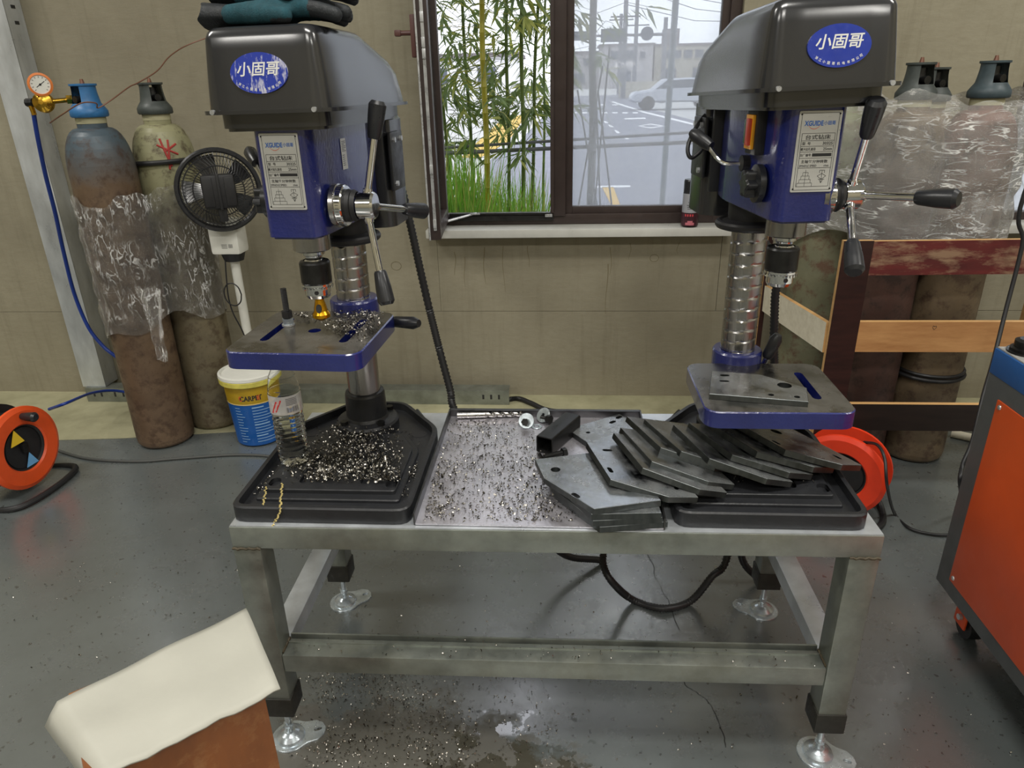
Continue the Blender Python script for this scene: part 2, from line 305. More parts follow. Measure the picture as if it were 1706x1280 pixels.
# ------------------------------------------------------------------ mesh helpers
def V3(*a): return Vector(a)
class MB:
    """collects shapes and links them as one mesh object"""
    def __init__(s): s.v = []; s.f = []; s.mi = []
    def put(s, vs, fs, mi=0, mat=None):
        o = len(s.v)
        s.v += [mat @ Vector(p) if mat else Vector(p) for p in vs]
        s.f += [tuple(i+o for i in f) for f in fs]; s.mi += [mi]*len(fs); return s
    def box(s, c, d, rot=None, mi=0, bev=0):
        mt = Matrix.Translation(Vector(c)) @ (rot.to_4x4() if rot else Matrix())
        x, y, z = (k/2 for k in d)
        if not bev:
            vs = [(a*x, b*y, e*z) for a in (-1, 1) for b in (-1, 1) for e in (-1, 1)]
            fs = [(0, 1, 3, 2), (4, 6, 7, 5), (0, 4, 5, 1), (2, 3, 7, 6), (0, 2, 6, 4), (1, 5, 7, 3)]
            return s.put(vs, fs, mi, mt)
        bm = bmesh.new(); bmesh.ops.create_cube(bm, size=1)
        for v in bm.verts: v.co = Vector((v.co.x*d[0], v.co.y*d[1], v.co.z*d[2]))
        bmesh.ops.bevel(bm, geom=bm.edges[:], offset=bev, segments=2, affect='EDGES', profile=.6)
        return s.bm(bm, mi, mt)
    def bm(s, bm, mi=0, mat=None):
        bm.verts.index_update()
        s.put([v.co.copy() for v in bm.verts], [[v.index for v in f.verts] for f in bm.faces], mi, mat); bm.free(); return s
    def cyl(s, a, b, r, r2=None, n=20, mi=0, caps=True):
        a, b = Vector(a), Vector(b); r2 = r if r2 is None else r2
        d = (b-a).normalized(); q = d.to_track_quat('Z', 'Y').to_matrix()
        ring = [q @ Vector((math.cos(2*PI*i/n), math.sin(2*PI*i/n), 0)) for i in range(n)]
        vs = [a+p*r for p in ring]+[b+p*r2 for p in ring]
        fs = [(i, (i+1) % n, n+(i+1) % n, n+i) for i in range(n)]
        if caps: fs += [tuple(range(n))[::-1], tuple(range(n, 2*n))]
        return s.put(vs, fs, mi)
    def lathe(s, prof, o=(0, 0, 0), axis=(0, 0, 1), n=32, mi=0, mis=None):
        """prof: [(radius, height)]"""
        o = Vector(o); q = Vector(axis).normalized().to_track_quat('Z', 'Y').to_matrix() if tuple(axis) != (0, 0, 1) else Matrix.Identity(3)
        for k in range(len(prof)-1):
            (ra, za), (rb, zb) = prof[k], prof[k+1]
            m_ = mis[k] if mis else mi
            if ra < 1e-6 and rb < 1e-6: continue
            A = [o+q @ Vector((ra*math.cos(2*PI*i/n), ra*math.sin(2*PI*i/n), za)) for i in range(n)]
            B = [o+q @ Vector((rb*math.cos(2*PI*i/n), rb*math.sin(2*PI*i/n), zb)) for i in range(n)]
            if ra < 1e-6: s.put([A[0]]+B, [(0, 1+i, 1+(i+1) % n) for i in range(n)], m_)
            elif rb < 1e-6: s.put(A+[B[0]], [(i, (i+1) % n, n) for i in range(n)], m_)
            else: s.put(A+B, [(i, (i+1) % n, n+(i+1) % n, n+i) for i in range(n)], m_)
        return s
    def tube(s, pts, r, n=8, mi=0, closed=False, caps=True):
        pts = [Vector(p) for p in pts]; L = len(pts)
        rr = r if hasattr(r, '__len__') else [r]*L
        up = None; vs = []
        for k in range(L):
            if closed: t = pts[(k+1) % L]-pts[k-1]
            else: t = pts[min(k+1, L-1)]-pts[max(k-1, 0)]
            t = t.normalized() if t.length > 1e-9 else Vector((0, 0, 1))
            if up is None: up = t.orthogonal().normalized()
            up = (up - t*up.dot(t)); up = up.normalized() if up.length > 1e-6 else t.orthogonal().normalized()
            w = t.cross(up)
            vs += [pts[k]+(up*math.cos(2*PI*i/n)+w*math.sin(2*PI*i/n))*rr[k] for i in range(n)]
        fs = []
        for k in range(L if closed else L-1):
            k2 = (k+1) % L
            fs += [(k*n+i, k*n+(i+1) % n, k2*n+(i+1) % n, k2*n+i) for i in range(n)]
        if caps and not closed: fs += [tuple(range(n))[::-1], tuple((L-1)*n+i for i in range(n))]
        return s.put(vs, fs, mi)
    def prism(s, poly, z0, z1, holes=(), mi=0, mis=None, ch=0, mat=None):
        """flat outline pushed up from z0 to z1, with holes and a top chamfer; mis = side material"""
        ms = mi if mis is None else mis
        if area2(poly) < 0: poly = poly[::-1]
        n = len(poly)
        top = offset(poly, ch) if ch else poly
        hs = [h if area2(h) < 0 else h[::-1] for h in holes]
        vs = [(x, y, z0) for x, y in poly]+[(x, y, z1-ch) for x, y in poly]+[(x, y, z1) for x, y in top]
        fs = []; sf = [(i, (i+1) % n, n+(i+1) % n, n+i) for i in range(n)]
        cf = [(n+i, n+(i+1) % n, 2*n+(i+1) % n, 2*n+i) for i in range(n)] if ch else []
        if not ch: sf = [(i, (i+1) % n, 2*n+(i+1) % n, 2*n+i) for i in range(n)]
        idx_t = list(range(2*n, 3*n)); idx_b = list(range(n)); pts = [Vector((x, y, 0)) for x, y in top]; loops = [pts]
        for h in hs:
            o = len(vs); k = len(h)
            vs += [(x, y, z0) for x, y in h]+[(x, y, z1) for x, y in h]
            sf += [(o+i, o+(i+1) % k, o+k+(i+1) % k, o+k+i) for i in range(k)]
            idx_t += list(range(o+k, o+2*k)); idx_b += list(range(o, o+k)); loops.append([Vector((x, y, 0)) for x, y in h])
        flat = [p for l in loops for p in l]
        if len(loops) == 1 and is_convex(top): tri = [tuple(range(n))]
        else:
            tri = []
            for a, b, c in tessellate_polygon(loops):
                if (flat[b]-flat[a]).cross(flat[c]-flat[a]).z < 0: a, c = c, a
                tri.append((a, b, c))
        s.put(vs, [], 0, mat); o = len(s.v)-len(vs)
        for f in tri:
            s.f.append(tuple(o+idx_t[i] for i in f)); s.mi.append(mi)
            s.f.append(tuple(o+idx_b[i] for i in f[::-1])); s.mi.append(mi)
        for f in sf+cf: s.f.append(tuple(o+i for i in f)); s.mi.append(ms)
        return s
    def build(s, name, mats, parent=None, smooth=35, mat=None):
        if mat: s.v = [mat @ p for p in s.v]
        me = bpy.data.meshes.new(name); me.from_pydata([tuple(p) for p in s.v], [], s.f)
        if not isinstance(mats, (list, tuple)): mats = [mats]
        for k in mats: me.materials.append(M[k] if isinstance(k, str) else k)
        me.polygons.foreach_set('material_index', s.mi)
        me.update()
        if smooth:
            me.polygons.foreach_set('use_smooth', [True]*len(me.polygons)); me.set_sharp_from_angle(angle=R_(smooth))
        return link(bpy.data.objects.new(name, me), parent)
def link(o, parent=None):
    col.objects.link(o)
    if parent: o.parent = parent
    return o
def area2(p): return sum(p[i][0]*p[(i+1) % len(p)][1]-p[(i+1) % len(p)][0]*p[i][1] for i in range(len(p)))
def is_convex(p):
    n = len(p)
    for i in range(n):
        a, b, c = p[i], p[(i+1) % n], p[(i+2) % n]
        if (b[0]-a[0])*(c[1]-b[1])-(b[1]-a[1])*(c[0]-b[0]) < -1e-12: return False
    return True
def offset(p, d):
    """move a counter-clockwise outline inwards by d"""
    n = len(p); o = []
    for i in range(n):
        a, b, c = (Vector(p[i-1]), Vector(p[i]), Vector(p[(i+1) % n]))
        e1 = (b-a).normalized(); e2 = (c-b).normalized()
        n1 = Vector((-e1.y, e1.x)); n2 = Vector((-e2.y, e2.x)); m_ = n1+n2
        m_ = m_/max(.25, m_.dot(n1)) if m_.length > 1e-6 else n1
        o.append(tuple(b+m_*d))
    return o
def rrect(x0, y0, x1, y1, r, k=4):
    o = []
    for cx, cy, a in ((x1-r, y0+r, -PI/2), (x1-r, y1-r, 0), (x0+r, y1-r, PI/2), (x0+r, y0+r, PI)):
        o += [(cx+r*math.cos(a+PI/2*i/k), cy+r*math.sin(a+PI/2*i/k)) for i in range(k+1)]
    return o
def circ(cx, cy, r, n=14, ry=None): return [(cx+r*math.cos(2*PI*i/n), cy+(ry or r)*math.sin(2*PI*i/n)) for i in range(n)]
def slot(x0, y0, x1, y1, r, k=4):
    a = math.atan2(y1-y0, x1-x0)
    return [(x1+r*math.cos(a-PI/2+PI*i/k), y1+r*math.sin(a-PI/2+PI*i/k)) for i in range(k+1)]+[(x0+r*math.cos(a+PI/2+PI*i/k), y0+r*math.sin(a+PI/2+PI*i/k)) for i in range(k+1)]
def roundpoly(p, r, k=4):
    n = len(p); o = []
    for i in range(n):
        a, b, c = Vector(p[i-1]), Vector(p[i]), Vector(p[(i+1) % n])
        d1 = (a-b).normalized(); d2 = (c-b).normalized(); l = min(r, (a-b).length*.45, (c-b).length*.45)
        p0, p1 = b+d1*l, b+d2*l
        for q in range(k+1):
            t = q/k; o.append(tuple(p0*(1-t)**2+b*2*t*(1-t)+p1*t*t))
    return o
def spline(pts, k=10):
    pts = [Vector(p) for p in pts]; P = [pts[0]*2-pts[1]]+pts+[pts[-1]*2-pts[-2]]; o = []
    for i in range(1, len(P)-2):
        a, b, c, d = P[i-1:i+3]
        for q in range(k):
            t = q/k
            o.append(.5*((2*b)+(c-a)*t+(2*a-5*b+4*c-d)*t*t+(3*b-a-3*c+d)*t**3))
    o.append(pts[-1]); return o
def ribbed(pts, r, pitch=.006, amp=.12):
    """dense path plus radius list for corrugated conduit"""
    out, rr = [], []; acc = 0
    dense = spline(pts, 40)
    step = pitch/2; k = 0; last = dense[0]; out.append(last); rr.append(r); d = 0
    for p in dense[1:]:
        d += (p-last).length; last = p
        if d >= step: out.append(p); k += 1; rr.append(r*(1+amp*(1 if k % 2 else -1))); d = 0
    return out, rr
def empty(name, loc=(0, 0, 0), rz=0, label=None, cat=None, group=None):
    o = bpy.data.objects.new(name, None); o.empty_display_size = .05; link(o); o.location = loc; o.rotation_euler.z = rz
    if label: tag(o, label, cat, group)
    return o
def tag(o, label=None, cat=None, group=None, kind=None):
    if label: o['label'] = label
    if cat: o['category'] = cat
    if group: o['group'] = group
    if kind: o['kind'] = kind
    return o
def struct(o, label=None): o['kind'] = 'structure'; return tag(o, label)
_tx = {}
def text2d(body, size=1.0, bold=0.0):
    """outline of a word as (verts, faces) centred on the origin"""
    key = (body, bold)
    if key not in _tx:
        cu = bpy.data.curves.new('word', 'FONT'); cu.body = body; cu.size = 1.0; cu.offset = bold; cu.resolution_u = 2
        o = bpy.data.objects.new('word', cu); col.objects.link(o)
        dg = bpy.context.evaluated_depsgraph_get(); dg.update(); e = o.evaluated_get(dg); me = e.to_mesh()
        vs = [v.co.copy() for v in me.vertices]; fs = [tuple(p.vertices) for p in me.polygons]; e.to_mesh_clear()
        bpy.data.objects.remove(o); bpy.data.curves.remove(cu)
        xs = [v.x for v in vs] or [0]; ys = [v.y for v in vs] or [0]
        c = Vector(((min(xs)+max(xs))/2, (min(ys)+max(ys))/2, 0)); w = max(xs)-min(xs); h = max(ys)-min(ys)
        _tx[key] = ([v-c for v in vs], fs, w, h)
    return _tx[key]
def put_text(mb, body, mat, width=None, height=None, mi=0, bold=0.0, shear=0, fn=None):
    vs, fs, w, h = text2d(body, bold=bold)
    if not vs: return mb
    sx = width/w if width else height/h
    sy = height/h if height else sx
    if not width: sx = sy
    q = [Vector(((v.x+shear*v.y)*sx, v.y*sy, 0)) for v in vs]
    q = [fn(p) for p in q] if fn else [mat @ p for p in q]
    return mb.put(q, fs, mi)
def strip2d(mb, x0, y0, x1, y1, mat, mi=0, w=.0005):
    """a printed line"""
    a, b = Vector((x0, y0, 0)), Vector((x1, y1, 0)); d = (b-a).normalized(); p = Vector((-d.y, d.x, 0))*w/2
    return mb.put([a-p, b-p, b+p, a+p], [(0, 1, 2, 3)], mi, mat)

# ------------------------------------------------------------------ the setting
YW = 2.98                       # inner face of the wall with the windows
fl = MB(); fl.box((-.5, -.85, -.05), (11, 7.7, .1)); floor = struct(fl.build('floor', 'floor', smooth=0), 'worn blue-grey painted workshop floor, wet with oil before the bench')
fs_ = MB(); A = [pz(-120, 740, 0), pz(200, 731, 0), pz(700, 702, 0), pz(950, 690, 0), pz(1600, 700, 0), V3(5, 2.74, 0)]
pl = [(-6, A[0].y-.05)]+[(p.x, p.y) for p in A]+[(5, YW), (-6, YW)]
fs_.prism(pl, .0004, .0022, ch=.0004); struct(fs_.build('trim_1', 'raw', smooth=0), 'unpainted strip of pale concrete floor along the wall')
ce = MB(); ce.box((-.5, -1.1, 4.05), (11, 8.4, .1)); struct(ce.build('ceiling', 'ceiling', smooth=0))
for nm, x in (('wall_left', -6.05), ('wall_right', 5.05)):
    w = MB(); w.box((x, -1.1, 2), (.1, 8.2, 4)); struct(w.build(nm, 'roomwall', smooth=0))
w = MB(); w.box((-.5, -4.75, 2), (11, .1, 4)); struct(w.build('wall_front', 'roomwall', smooth=0))
# wall with windows: recessed core and cast panels in two courses
W1 = (-.535, .655, .775, 2.75); W2 = (1.70, 3.0, .775, 2.75); ZJ = .402
core = MB()
for x0, x1, z0, z1 in ((-6, W1[0], 0, 4), (W1[0], W1[1], 0, W1[2]), (W1[0], W1[1], W1[3], 4), (W1[1], W2[0], 0, 4), (W2[0], W2[1], 0, W2[2]), (W2[0], W2[1], W2[3], 4), (W2[1], 5, 0, 4)):
    core.box(((x0+x1)/2, YW+.125, (z0+z1)/2), (x1-x0, .2, z1-z0))
wall = struct(core.build('wall_back', 'concrete', smooth=0), 'beige cast concrete wall with a fine horizontal joint under the window')
def panel(x0, x1, z0, z1):
    g = .0016; b = MB(); b.box(((x0+x1)/2, YW+.0125, (z0+z1)/2), (x1-x0-g*(x0 > -6), .025, z1-z0-g), bev=.0008)
    return b.build('panel', 'concrete', wall, smooth=0)
panel(-6, 5, 0, ZJ)
for x0, x1, z0, z1 in ((-6, W1[0], ZJ, 2.8), (W1[0], W1[1], ZJ, W1[2]), (W1[0], W1[1], W1[3], 2.8), (W1[1], W2[0], ZJ, 2.8), (W2[0], W2[1], ZJ, W2[2]), (W2[0], W2[1], W2[3], 2.8), (W2[1], 5, ZJ, 2.8), (-6, 5, 2.8, 4)):
    panel(x0, x1, z0, z1)
drip = plain('dark_drip_stain', srgb(122, 113, 88), .85)
# filled tie holes and drips: shallow rings on the panel face
for x, y, r in ((660, 443, .022), (1090, 430, .018), (560, 950, 0)):
    if not r: continue
    p = py(x, y, YW); b = MB(); b.tube([(p.x+r*math.cos(a*PI/8), YW-.0002, p.z+r*.85*math.sin(a*PI/8)) for a in range(16)], .0012, 5, closed=True)
    b.build('tie_hole_ring', drip, wall)
for k, (x, y, L) in enumerate(((757, 420, .10), (773, 428, .13), (806, 412, .16), (838, 410, .2), (880, 410, .09), (1018, 412, .12), (1050, 405, .07), (1012, 440, .22), (1130, 404, .05))):
    p = py(x, y, YW); b = MB(); pts = []
    n = 8; vs = []; ww = .0016+.001*random.random()
    for i in range(n):
        q = i/(n-1); cx = p.x+.004*math.sin(q*5+k); vs += [(cx-ww*(1-q*.6), YW-.0004, p.z-L*q), (cx+ww*(1-q*.6), YW-.0004, p.z-L*q)]
    b.put(vs, [(2*i, 2*i+1, 2*i+3, 2*i+2) for i in range(n-1)]); b.build('drip_mark', drip, wall, smooth=0)
# cracks in the floor
crk = plain('crack_dark', srgb(34, 34, 34), .9)  # plain dark colour of the crack lines
for pix in (((1077, 918), (1088, 940), (1092, 962), (1103, 985), (1117, 1008), (1124, 1030), (1132, 1050)), ((1136, 1112), (1135, 1132), (1146, 1146), (1160, 1153), (1176, 1166), (1188, 1182), (1198, 1206), (1206, 1230), (1209, 1246))):
    P_ = []
    for a, b in zip(pix, pix[1:]):
        for q in range(3):
            u = q/3; P_.append(pz(a[0]+(b[0]-a[0])*u+random.uniform(-1.6, 1.6), a[1]+(b[1]-a[1])*u, 0))
    P_.append(pz(*pix[-1], 0)); b = MB(); vs = []
    for k, p in enumerate(P_):
        w = .0009*(.6+.8*random.random()); vs += [(p.x-w, p.y, .0006), (p.x+w, p.y, .0006)]
    b.put(vs, [(2*i, 2*i+1, 2*i+3, 2*i+2) for i in range(len(P_)-1)]); b.build('floor_crack', crk, floor, smooth=0)

# ------------------------------------------------------------------ window one: open casement left, fixed dusty pane right
def frame_rect(b, x0, x1, z0, z1, y0, y1, w, mi=0, sides='lrtb', bev=.003):
    if 'l' in sides: b.box((x0+w/2, (y0+y1)/2, (z0+z1)/2), (w, y1-y0, z1-z0), mi=mi, bev=bev)
    if 'r' in sides: b.box((x1-w/2, (y0+y1)/2, (z0+z1)/2), (w, y1-y0, z1-z0), mi=mi, bev=bev)
    if 'b' in sides: b.box(((x0+x1)/2, (y0+y1)/2, z0+w/2), (x1-x0-2*w*.98, y1-y0, w), mi=mi, bev=bev)
    if 't' in sides: b.box(((x0+x1)/2, (y0+y1)/2, z1-w/2), (x1-x0-2*w*.98, y1-y0, w), mi=mi, bev=bev)
win = empty('window_1', ((W1[0]+W1[1])/2, YW+.03, W1[2])); struct(win, 'dark brown aluminium window with one casement swung open')
WI = Matrix.Translation(-win.location)
b = MB(); frame_rect(b, W1[0], W1[1], W1[2], W1[3], YW+.02, YW+.085, .042); b.build('outer_frame', 'brownalu', win, mat=WI)
b = MB(); b.box((-.022, YW+.05, (W1[2]+W1[3])/2), (.062, .08, W1[3]-W1[2]-.07), bev=.003)
b.box((-.045, YW+.006, (W1[2]+W1[3])/2), (.012, .012, W1[3]-W1[2]-.1)); b.build('mullion', 'brownalu', win, mat=WI)
b = MB(); frame_rect(b, .008, W1[1]-.04, W1[2]+.04, W1[3]-.04, YW+.03, YW+.07, .03); fx = b.build('fixed_sash', 'brownalu', win, mat=WI)
b = MB(); b.box(((.008+W1[1]-.04)/2, YW+.055, (W1[2]+W1[3])/2), (W1[1]-.09, .005, W1[3]-W1[2]-.12)); b.build('pane', 'glass', win, mat=WI, smooth=0)
b = MB(); b.box((-.26, YW+.018, W1[2]+.047), (.43, .03, .008), mi=0); b.box((-.26, YW+.006, W1[2]+.03), (.44, .006, .02)); b.build('lower_track', 'darksteel', win, mat=WI)
b = MB(); b.cyl((-.50, YW-.035, W1[2]+.022), (-.36, YW+.005, W1[2]+.052), .006, .004, n=8); b.box((-.365, YW-.002, W1[2]+.05), (.04, .012, .006)); b.build('stay_arm', 'silver', win, mat=WI)
b = MB(); b.box((-.06, YW+.004, W1[2]+.04), (.03, .012, .012), bev=.002); b.build('striker', 'silver', win, mat=WI)
# open casement, hinged at the left jamb
S0 = V3(-.50, YW+.0, 0); S1 = V3(-.468, 2.575, 0)
ang = math.atan2(S1.y-S0.y, S1.x-S0.x); SL = (S1-S0).length
sash = MB(); z0, z1 = .80, 2.71
frame_rect(sash, 0, SL, z0, z1, -.022, .022, .055)
SM = Matrix.Translation(win.location*-1) @ Matrix.Translation(S0) @ Matrix.Rotation(ang, 4, 'Z')
so = sash.build('casement_sash', 'brownalu', win, mat=SM)
b = MB(); b.box((SL/2, 0, (z0+z1)/2), (SL-.1, .006, z1-z0-.1)); b.build('pane', 'glassclear', so, mat=SM, smooth=0)
b = MB(); b.box((SL+.0025, .004, (z0+z1)/2+.01), (.004, .011, z1-z0-.05), bev=.001)
for zz in (.86, 1.05, 1.42, 1.455, 1.53): b.box((SL+.006, .004, zz), (.006, .012, .03), bev=.001)
b.build('locking_rod', 'silver', so, mat=SM)
b = MB(); b.box((SL+.001, -.0175, (z0+z1)/2), (.004, .006, z1-z0)); b.build('gasket_strip', 'silver', so, mat=SM)
b = MB(); hz = 1.475
b.box((SL-.03, -.03, hz), (.03, .018, .13), bev=.004); b.cyl((SL-.03, -.03, hz+.01), (SL-.03, -.075, hz+.01), .008, n=10); b.box((SL-.03, -.082, hz+.01), (.022, .022, .02), bev=.005)
hm = plain('maroon_handle_paint', srgb(84, 52, 48), .45); b.build('handle', hm, so, mat=SM)
b = MB(); b.box(((W1[0]+W1[1])/2-.005, YW-.035, W1[2]-.017), (W1[1]-W1[0]+.045, .11, .034), bev=.004); struct(b.build('window_sill', 'sill', win, mat=WI))
# second window, cut by the frame of the picture
win2 = empty('window_2', ((W2[0]+W2[1])/2, YW+.03, W2[2])); struct(win2, 'dark framed window further right along the wall')
W2I = Matrix.Translation(-win2.location)
b = MB(); frame_rect(b, *W2, YW+.02, YW+.085, .03); b.build('outer_frame', 'brownalu', win2, mat=W2I)
b = MB(); b.box(((W2[0]+W2[1])/2, YW+.055, (W2[2]+W2[3])/2), (W2[1]-W2[0]-.05, .005, W2[3]-W2[2]-.05)); b.build('pane', 'glass', win2, mat=W2I, smooth=0)
b = MB(); b.box(((W2[0]+W2[1])/2, YW-.035, W2[2]-.017), (W2[1]-W2[0]+.05, .11, .034), bev=.004); b.build('window_sill', 'sill', win2, mat=W2I)
# ------------------------------------------------------------------ steel bench
ZB = .575
BYAW = R_(.65)
bench = empty('steel_bench', (-.028, 1.335, 0), BYAW, 'galvanised square-tube bench carrying both drill presses', 'bench')
HX, HY, LT = .571, .222, .054          # leg axes from the centre, tube size
def tubebox(b, c, d): return b.box(c, d, bev=.003)
for sx in (-1, 1):
    for sy in (-1, 1):
        b = MB(); tubebox(b, (sx*HX, sy*HY, (.14+ZB-.05)/2), (LT, LT, ZB-.05-.14)); lg = b.build('leg', 'galv', bench)
        b = MB(); b.box((sx*HX, sy*HY, .117), (LT+.006, LT+.006, .05), bev=.003); b.build('end_cap', 'rubbercap', lg)
        b = MB(); b.cyl((sx*HX, sy*HY, .02), (sx*HX, sy*HY, .094), .0065, n=12); b.cyl((sx*HX, sy*HY, .036), (sx*HX, sy*HY, .044), .011, n=6); b.build('levelling_stud', 'zinc', lg)
        b = MB(); a = {(1, -1): -.35, (-1, -1): .35, (-1, 1): .55, (1, 1): PI-.35}[(sx, sy)]
        out = []
        for k in range(28):
            q = 2*PI*k/28; r = .042
            if math.cos(q) > .75: r = .042+.034*((math.cos(q)-.75)/.25)
            out.append((r*math.cos(q), r*math.sin(q)))
        mt = Matrix.Translation((sx*HX, sy*HY, 0)) @ Matrix.Rotation(a, 4, 'Z')
        b.prism(out, .0005, .004, holes=[slot(.054, 0, .062, 0, .0045)], ch=.001, mat=mt)
        b.lathe([(.031, .004), (.029, .010), (.02, .017), (.012, .021), (.0001, .022)], (sx*HX, sy*HY, 0), n=24); b.build('foot_plate', 'zinc', lg)
TH = .048
for sy in (-1, 1):
    b = MB(); tubebox(b, (0, sy*HY, ZB-.002-TH/2), (2*HX+LT, LT, TH)); b.build('top_rail', 'galv', bench)
for sx in (-1, 1):
    b = MB(); tubebox(b, (sx*HX, 0, ZB-.002-TH/2), (LT, 2*HY-LT, TH)); b.build('side_rail', 'galv', bench)
    b = MB(); tubebox(b, (sx*HX, 0, .238), (.05, 2*HY-LT, .04)); b.build('low_side_rail', 'galv_clean', bench)
for sy in (-1, 1):
    b = MB(); tubebox(b, (0, sy*HY, .238), (2*HX-LT, .05, .044))
    if sy < 0: b.box((0, sy*HY+.034, .25), (2*HX-LT, .004, .03)); b.box((0, sy*HY+.012, .2613), (2*HX-LT, .004, .003))
    b.build('low_cross_rail', 'galv', bench)
b = MB(); b.box((0, 0, ZB-.001), (2*HX+LT-.004, 2*HY+LT-.004, .002)); b.build('top_sheet', 'galv_clean', bench, smooth=0)
# weld burn marks where the legs meet the rail
burn = plain('weld_burn', srgb(70, 62, 46), .7, var=.4, scale=90)
for sx in (-1, 1):
    b = MB(); pts = [(sx*HX-LT/2+LT*k/10, -HY-LT/2-.0005, ZB-.05+.0015*math.sin(k*2.3)) for k in range(11)]; b.tube(pts, [.0022+.0012*random.random() for _ in pts], 6); b.build('weld_bead', burn, bench)
    b = MB(); pts = [(sx*(HX-LT/2), -HY-.02+.045*k/8, .262+.002*math.sin(k*3)) for k in range(9)]; b.tube(pts, .003, 6); b.build('weld_bead', burn, bench)

# ------------------------------------------------------------------ drill presses
def face_matrix(c, right, up):
    """matrix whose local x,y lie along right, up and z along the outward normal"""
    r = Vector(right).normalized(); u = Vector(up).normalized(); n = r.cross(u)
    mt = Matrix((r, u, n)).transposed().to_4x4(); mt.translation = Vector(c); return mt
def drill_press(label, origin, swing, dz, emblem, hub_w, tips, tab_c, tab_z, tab_sz, tab_yaw, arm_tip, cover_tilt, cover_roll):
    O = Vector(origin); root = empty('drill_press', O, 0, label, 'drill press', 'bench drill presses')
    H = Matrix.Rotation(-swing, 4, 'Z')
    def P(mb, name, mats, parent=None, mat=None, **k): return mb.build(name, mats, parent or root, mat=mat, **k)
    loc = lambda w: Vector(w)-O
    # base: cast tray with rim, floor and raised work pad
    out = roundpoly([(-.172, -.371), (.172, -.371), (.172, -.03), (.066, .112), (-.066, .112), (-.172, -.03)], .03)
    inn = offset(out, .011) if area2(out) > 0 else offset(out[::-1], .011)
    b = MB(); b.prism(out, .0005, .032, holes=[inn], ch=.003); b.prism(offset(out, .009), .002, .014)
    for sx in (-1, 1): b.tube([(sx*.1, .08, .022), (sx*.16, -.03, .022)], .004, 6)
    base = P(b, 'base', 'blackcast')
    b = MB(); pad = [(-.142, -.322), (.142, -.322), (.142, -.12), (.10, -.04), (-.10, -.04), (-.142, -.12)]
    b.prism(roundpoly(pad, .008), .013, .021, ch=.002)
    hol = [slot(-.062, -.27, -.062, -.17, .008), slot(.062, -.27, .062, -.17, .008), circ(.118, -.275, .012, ry=.016), circ(-.118, -.275, .012, ry=.016)]
    b.prism(roundpoly([(-.130, -.302), (.130, -.302), (.130, -.125), (.094, -.06), (-.094, -.06), (-.130, -.125)], .008), .021, .030, holes=hol, ch=.0015)
    P(b, 'work_pad', 'blackcast', base)
    for sx in (-1, 1):
        b = MB(); b.lathe([(.019, .0145), (.017, .0148), (.0001, .0148)], (sx*.125, -.03, 0), n=20); P(b, 'mounting_hole', 'ink', base)
    b = MB(); b.lathe([(.072, .014), (.072, .037), (.068, .042), (.05, .045), (.047, .052), (.045, .105), (.043, .11), (.0365, .112)], n=36); fl_ = P(b, 'column_flange', 'blackcast')
    for k in range(4): a = PI/4+k*PI/2; b = MB(); b.cyl((.06*math.cos(a), .06*math.sin(a), .04), (.06*math.cos(a), .06*math.sin(a), .051), .009, n=6); P(b, 'flange_bolt', 'darksteel', fl_)
    # column with a helical rack groove above the table
    b = MB(); zt = tab_z-O.z; z0, z1, n = .105, .70+dz, 36; rows = 200; vs = []
    for k in range(rows+1):
        z = z0+(z1-z0)*k/rows
        for i in range(n):
            ph = ((z-.0235*i/n-.1)/.0235) % 1.0
            g = .0016 if (z > zt+.0 and ph < .09) else 0
            vs.append(((.036-g)*math.cos(2*PI*i/n), (.036-g)*math.sin(2*PI*i/n), z))
    b.put(vs, [(k*n+i, k*n+(i+1) % n, (k+1)*n+(i+1) % n, (k+1)*n+i) for k in range(rows) for i in range(n)]); P(b, 'column', 'steel', smooth=20)
    b = MB(); zr = .462+dz
    b.lathe([(.037, zr-.006), (.045, zr-.006), (.047, zr+.05), (.0365, zr+.052)], n=32)
    b.lathe([(.046, zr-.004), (.062, zr-.003), (.062, zr+.004), (.046, zr+.01)], n=32)
    b.tube([(.062*math.cos(2*PI*k/36), .062*math.sin(2*PI*k/36), zr) for k in range(36)], .0085, 10, closed=True); P(b, 'stop_collar', 'black')
    # table
    tw, td = tab_sz; tc = Vector((*tab_c, tab_z))-O; TM = Matrix.Translation(tc) @ Matrix.Rotation(tab_yaw, 4, 'Z')
    b = MB(); o_ = rrect(-tw/2, -td/2, tw/2, td/2, .028, 5)
    hs = [slot(-tw*.30, -td*.22, -tw*.30, td*.26, .0085), slot(tw*.30, -td*.22, tw*.30, td*.26, .0085), circ(0, 0, .0125, 18)]
    b.prism(o_, -.033, 0, holes=hs, mi=0, mis=1, ch=.0022); tb = P(b, 'table', ['tabletop', 'blue'], mat=TM)
    b = MB(); b.prism(rrect(-tw*.34, -td*.3, tw*.34, td*.5, .02), -.05, -.034); b.build('underside_rib', 'blue', tb, mat=TM)
    b = MB(); b.lathe([(.0365, zt-.055), (.052, zt-.055), (.052, zt+.018), (.049, zt+.022), (.0365, zt+.022)], n=32)
    d = Vector((tc.x, tc.y, 0)); dn = d.normalized(); ar = Matrix.Rotation(math.atan2(dn.y, dn.x), 3, 'Z')
    b.box(dn*.075+Vector((0, 0, zt-.056)), (.09, .07, .045), ar, bev=.006); P(b, 'table_bracket', 'blue')
    a0 = Vector((math.copysign(.05, arm_tip[0]-O.x), -.012, zt-.028)); a1 = loc(arm_tip); am = a0.lerp(a1, .38)
    b = MB(); b.cyl(a0, am, .006, n=10); lv = P(b, 'table_lock_lever', 'chrome')
    b = MB(); b.tube([am, am.lerp(a1, .1), am.lerp(a1, .8), a1], [.009, .012, .0135, .008], 12); b.build('grip', 'knob', lv)
